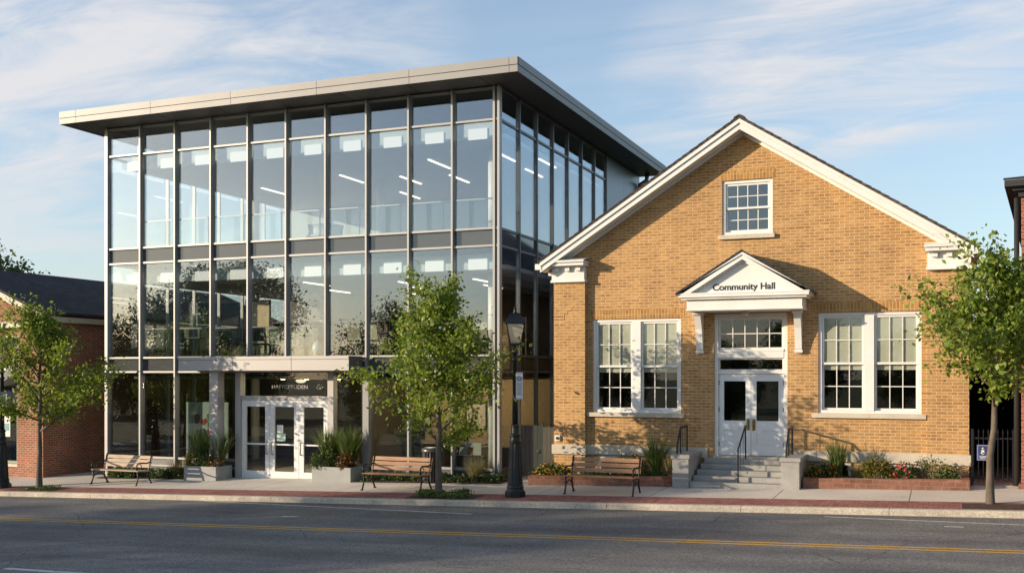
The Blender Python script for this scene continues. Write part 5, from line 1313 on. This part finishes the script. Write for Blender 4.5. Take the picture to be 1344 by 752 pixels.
for i, (x, y, s, r) in enumerate(((-67.5, -3.0, 0.85, 200), (-34.0, -7.0, 0.86, 10), (-24.5, -5.0, 0.60, 150), (-12.0, -8.0, 0.5, 300), (-29.5, 2.6, 0.46, 80), (-20.5, 2.0, 0.40, 220), (-38.5, 3.0, 0.50, 330))):
    dup(ta, (x, y, base(x)-.2), R(r), LBL, s)
rr = random.Random(5)
for i in range(17):                                                # the row of trees beyond the far lawns
    x = -150 + i*9.2 + rr.uniform(-2, 2); dup(ta, (x, -44 + rr.uniform(-6, 6), base(x)-.6), R(rr.uniform(0, 360)), LBL, rr.uniform(0.72, 1.05))
hs_ = thing('house', 'grey gabled house across the street mirrored in the glass', 'house', (-34.0, -20.0, base(-34)-.2))
m = MB(); m.box(-5, 5, -4, 4, 0, 4.2); m.build('wall', CREAM, hs_)
m = MB(); m.prism([(-5.4, 0, 7.2), (-5.4, -4.5, 4.0), (-5.4, -4.5, 4.201), (-5.4, 0, 7.4), (-5.4, 4.5, 4.201), (-5.4, 4.5, 4.0)], (10.8, 0, 0)); m.build('roof', SHING, hs_)
for x in (-3, 0, 3):
    m = MB(); frame(m, x-.5, x+.5, 1.2, 2.7, 4.001, 4.06, .08); w_ = m.build('window', TRIM, hs_); m = MB(); m.box(x-.42, x+.42, 4.002, 4.02, 1.28, 2.62); m.build('pane', SPAN, w_)

# ------------------------------------------------------------------ camera
cam = bpy.data.cameras.new('camera'); co = bpy.data.objects.new('camera', cam); COL.objects.link(co)
co.location = (0, 0, 2.9); co.rotation_euler = (R(90), 0, R(22.2)); cam.sensor_width = 36; cam.lens = 37.2; cam.shift_y = (490-376)/1344
cam.clip_end = 3000; scene.camera = co

# ------------------------------------------------------------------ light and sky
SUN = Vector((-1.64, -1.08, 0.43)).normalized()
sl_ = bpy.data.lights.new('sun', 'SUN'); sl_.energy = 4.3; sl_.angle = R(0.5); sl_.color = (1.0, 0.82, 0.60)
so = bpy.data.objects.new('sun', sl_); COL.objects.link(so); so.rotation_euler = SUN.to_track_quat('Z', 'Y').to_euler(); so.location = (-30, -20, 30)
w = bpy.data.worlds.new('World'); scene.world = w; w.use_nodes = True; nt = w.node_tree; nt.nodes.clear()
out = N(nt, 'ShaderNodeOutputWorld'); bg = N(nt, 'ShaderNodeBackground'); L(nt, bg.outputs[0], out.inputs[0])
sky = N(nt, 'ShaderNodeTexSky'); sky.sky_type = 'NISHITA'; sky.sun_disc = False
sky.sun_elevation = math.asin(SUN.z); sky.sun_rotation = math.atan2(SUN.x, SUN.y) % (2*math.pi)
sky.air_density = 1.0; sky.dust_density = 0.6; sky.ozone_density = 2.0
tc = N(nt, 'ShaderNodeTexCoord'); d = tc.outputs['Generated']
sx = N(nt, 'ShaderNodeSeparateXYZ'); L(nt, d, sx.inputs[0])
den = math_(nt, 'ADD', math_(nt, 'MAXIMUM', sx.outputs[2], 0.0), 0.12)
px = math_(nt, 'DIVIDE', sx.outputs[0], den); py = math_(nt, 'DIVIDE', sx.outputs[1], den)
cv = N(nt, 'ShaderNodeCombineXYZ'); L(nt, px, cv.inputs[0]); L(nt, py, cv.inputs[1])
mp = N(nt, 'ShaderNodeMapping'); mp.inputs['Rotation'].default_value = (0, 0, R(-38)); mp.inputs['Scale'].default_value = (0.55, 1.5, 1); mp.inputs['Location'].default_value = (3.3, 1.7, 0)
L(nt, cv.outputs[0], mp.inputs[0])
n1 = N(nt, 'ShaderNodeTexNoise'); n1.inputs['Scale'].default_value = 0.9; n1.inputs['Detail'].default_value = 9; n1.inputs['Roughness'].default_value = 0.56; n1.inputs['Distortion'].default_value = 0.6; L(nt, mp.outputs[0], n1.inputs['Vector'])
n2 = N(nt, 'ShaderNodeTexNoise'); n2.inputs['Scale'].default_value = 0.32; n2.inputs['Detail'].default_value = 4; L(nt, mp.outputs[0], n2.inputs['Vector'])
cl = math_(nt, 'ADD', math_(nt, 'MULTIPLY', n1.outputs[0], 0.65), math_(nt, 'MULTIPLY', n2.outputs[0], 0.5))
def lobe(v, c0, amp):                     # a soft patch of sky round direction v
    n = N(nt, 'ShaderNodeVectorMath'); n.operation = 'DOT_PRODUCT'; L(nt, d, n.inputs[0]); n.inputs[1].default_value = Vector(v).normalized()
    r = N(nt, 'ShaderNodeMapRange'); r.interpolation_type = 'SMOOTHSTEP'; L(nt, n.outputs['Value'], r.inputs[0]); r.inputs[1].default_value = c0; r.inputs[2].default_value = 1.0; r.inputs[3].default_value = 0; r.inputs[4].default_value = amp
    return r.outputs[0]
n3 = N(nt, 'ShaderNodeTexNoise'); n3.inputs['Scale'].default_value = 2.6; n3.inputs['Detail'].default_value = 8; n3.inputs['Roughness'].default_value = 0.62; n3.inputs['Distortion'].default_value = 0.9; L(nt, mp.outputs[0], n3.inputs['Vector'])
msk = 0.10
for v, c0, amp in (((-0.629, 0.725, 0.281), 0.985, 0.7), ((-0.52, 0.812, 0.273), 0.988, 0.7), ((-0.70, 0.65, 0.27), 0.985, 0.5), ((-0.11, 0.953, 0.262), 0.994, 1.0), ((-0.06, 0.955, 0.274), 0.995, 1.0), ((0.01, 0.95, 0.292), 0.993, 1.0), ((-0.215, 0.943, 0.258), 0.996, 0.6), ((-0.72, 0.67, 0.18), 0.988, 0.5)):
    msk = math_(nt, 'ADD', msk, lobe(v, c0, amp))
tx = math_(nt, 'ADD', math_(nt, 'MULTIPLY', n1.outputs[0], 0.6), math_(nt, 'MULTIPLY', n3.outputs[0], 0.5))
clr = N(nt, 'ShaderNodeMapRange'); clr.interpolation_type = 'SMOOTHSTEP'; L(nt, tx, clr.inputs[0]); clr.inputs[1].default_value = 0.42; clr.inputs[2].default_value = 0.68; clr.inputs[3].default_value = 0.0; clr.inputs[4].default_value = 1.0
cfac = math_(nt, 'MULTIPLY', math_(nt, 'MINIMUM', msk, 1.0), clr.outputs[0])
hzn = math_(nt, 'ADD', math_(nt, 'MULTIPLY', math_(nt, 'POWER', math_(nt, 'SUBTRACT', 1.0, math_(nt, 'MAXIMUM', sx.outputs[2], 0.0), True), 5.0), 0.42), 0.15)
col = mixc(nt, hzn, sky.outputs[0], (2.2, 2.35, 2.65))
col = mixc(nt, cfac, col, (3.2, 3.2, 3.3))
L(nt, col, bg.inputs[0]); bg.inputs[1].default_value = 0.15
scene.view_settings.view_transform = 'Standard'; scene.view_settings.look = 'None'; scene.view_settings.exposure = 0.72; scene.view_settings.gamma = 1.0
scene.view_settings.use_curve_mapping = False
scene.render.engine = 'CYCLES'; cy = scene.cycles
cy.max_bounces = 8; cy.diffuse_bounces = 3; cy.glossy_bounces = 4; cy.transparent_max_bounces = 24; cy.transmission_bounces = 4
cy.sample_clamp_indirect = 8.0; cy.caustics_reflective = False; cy.caustics_refractive = False
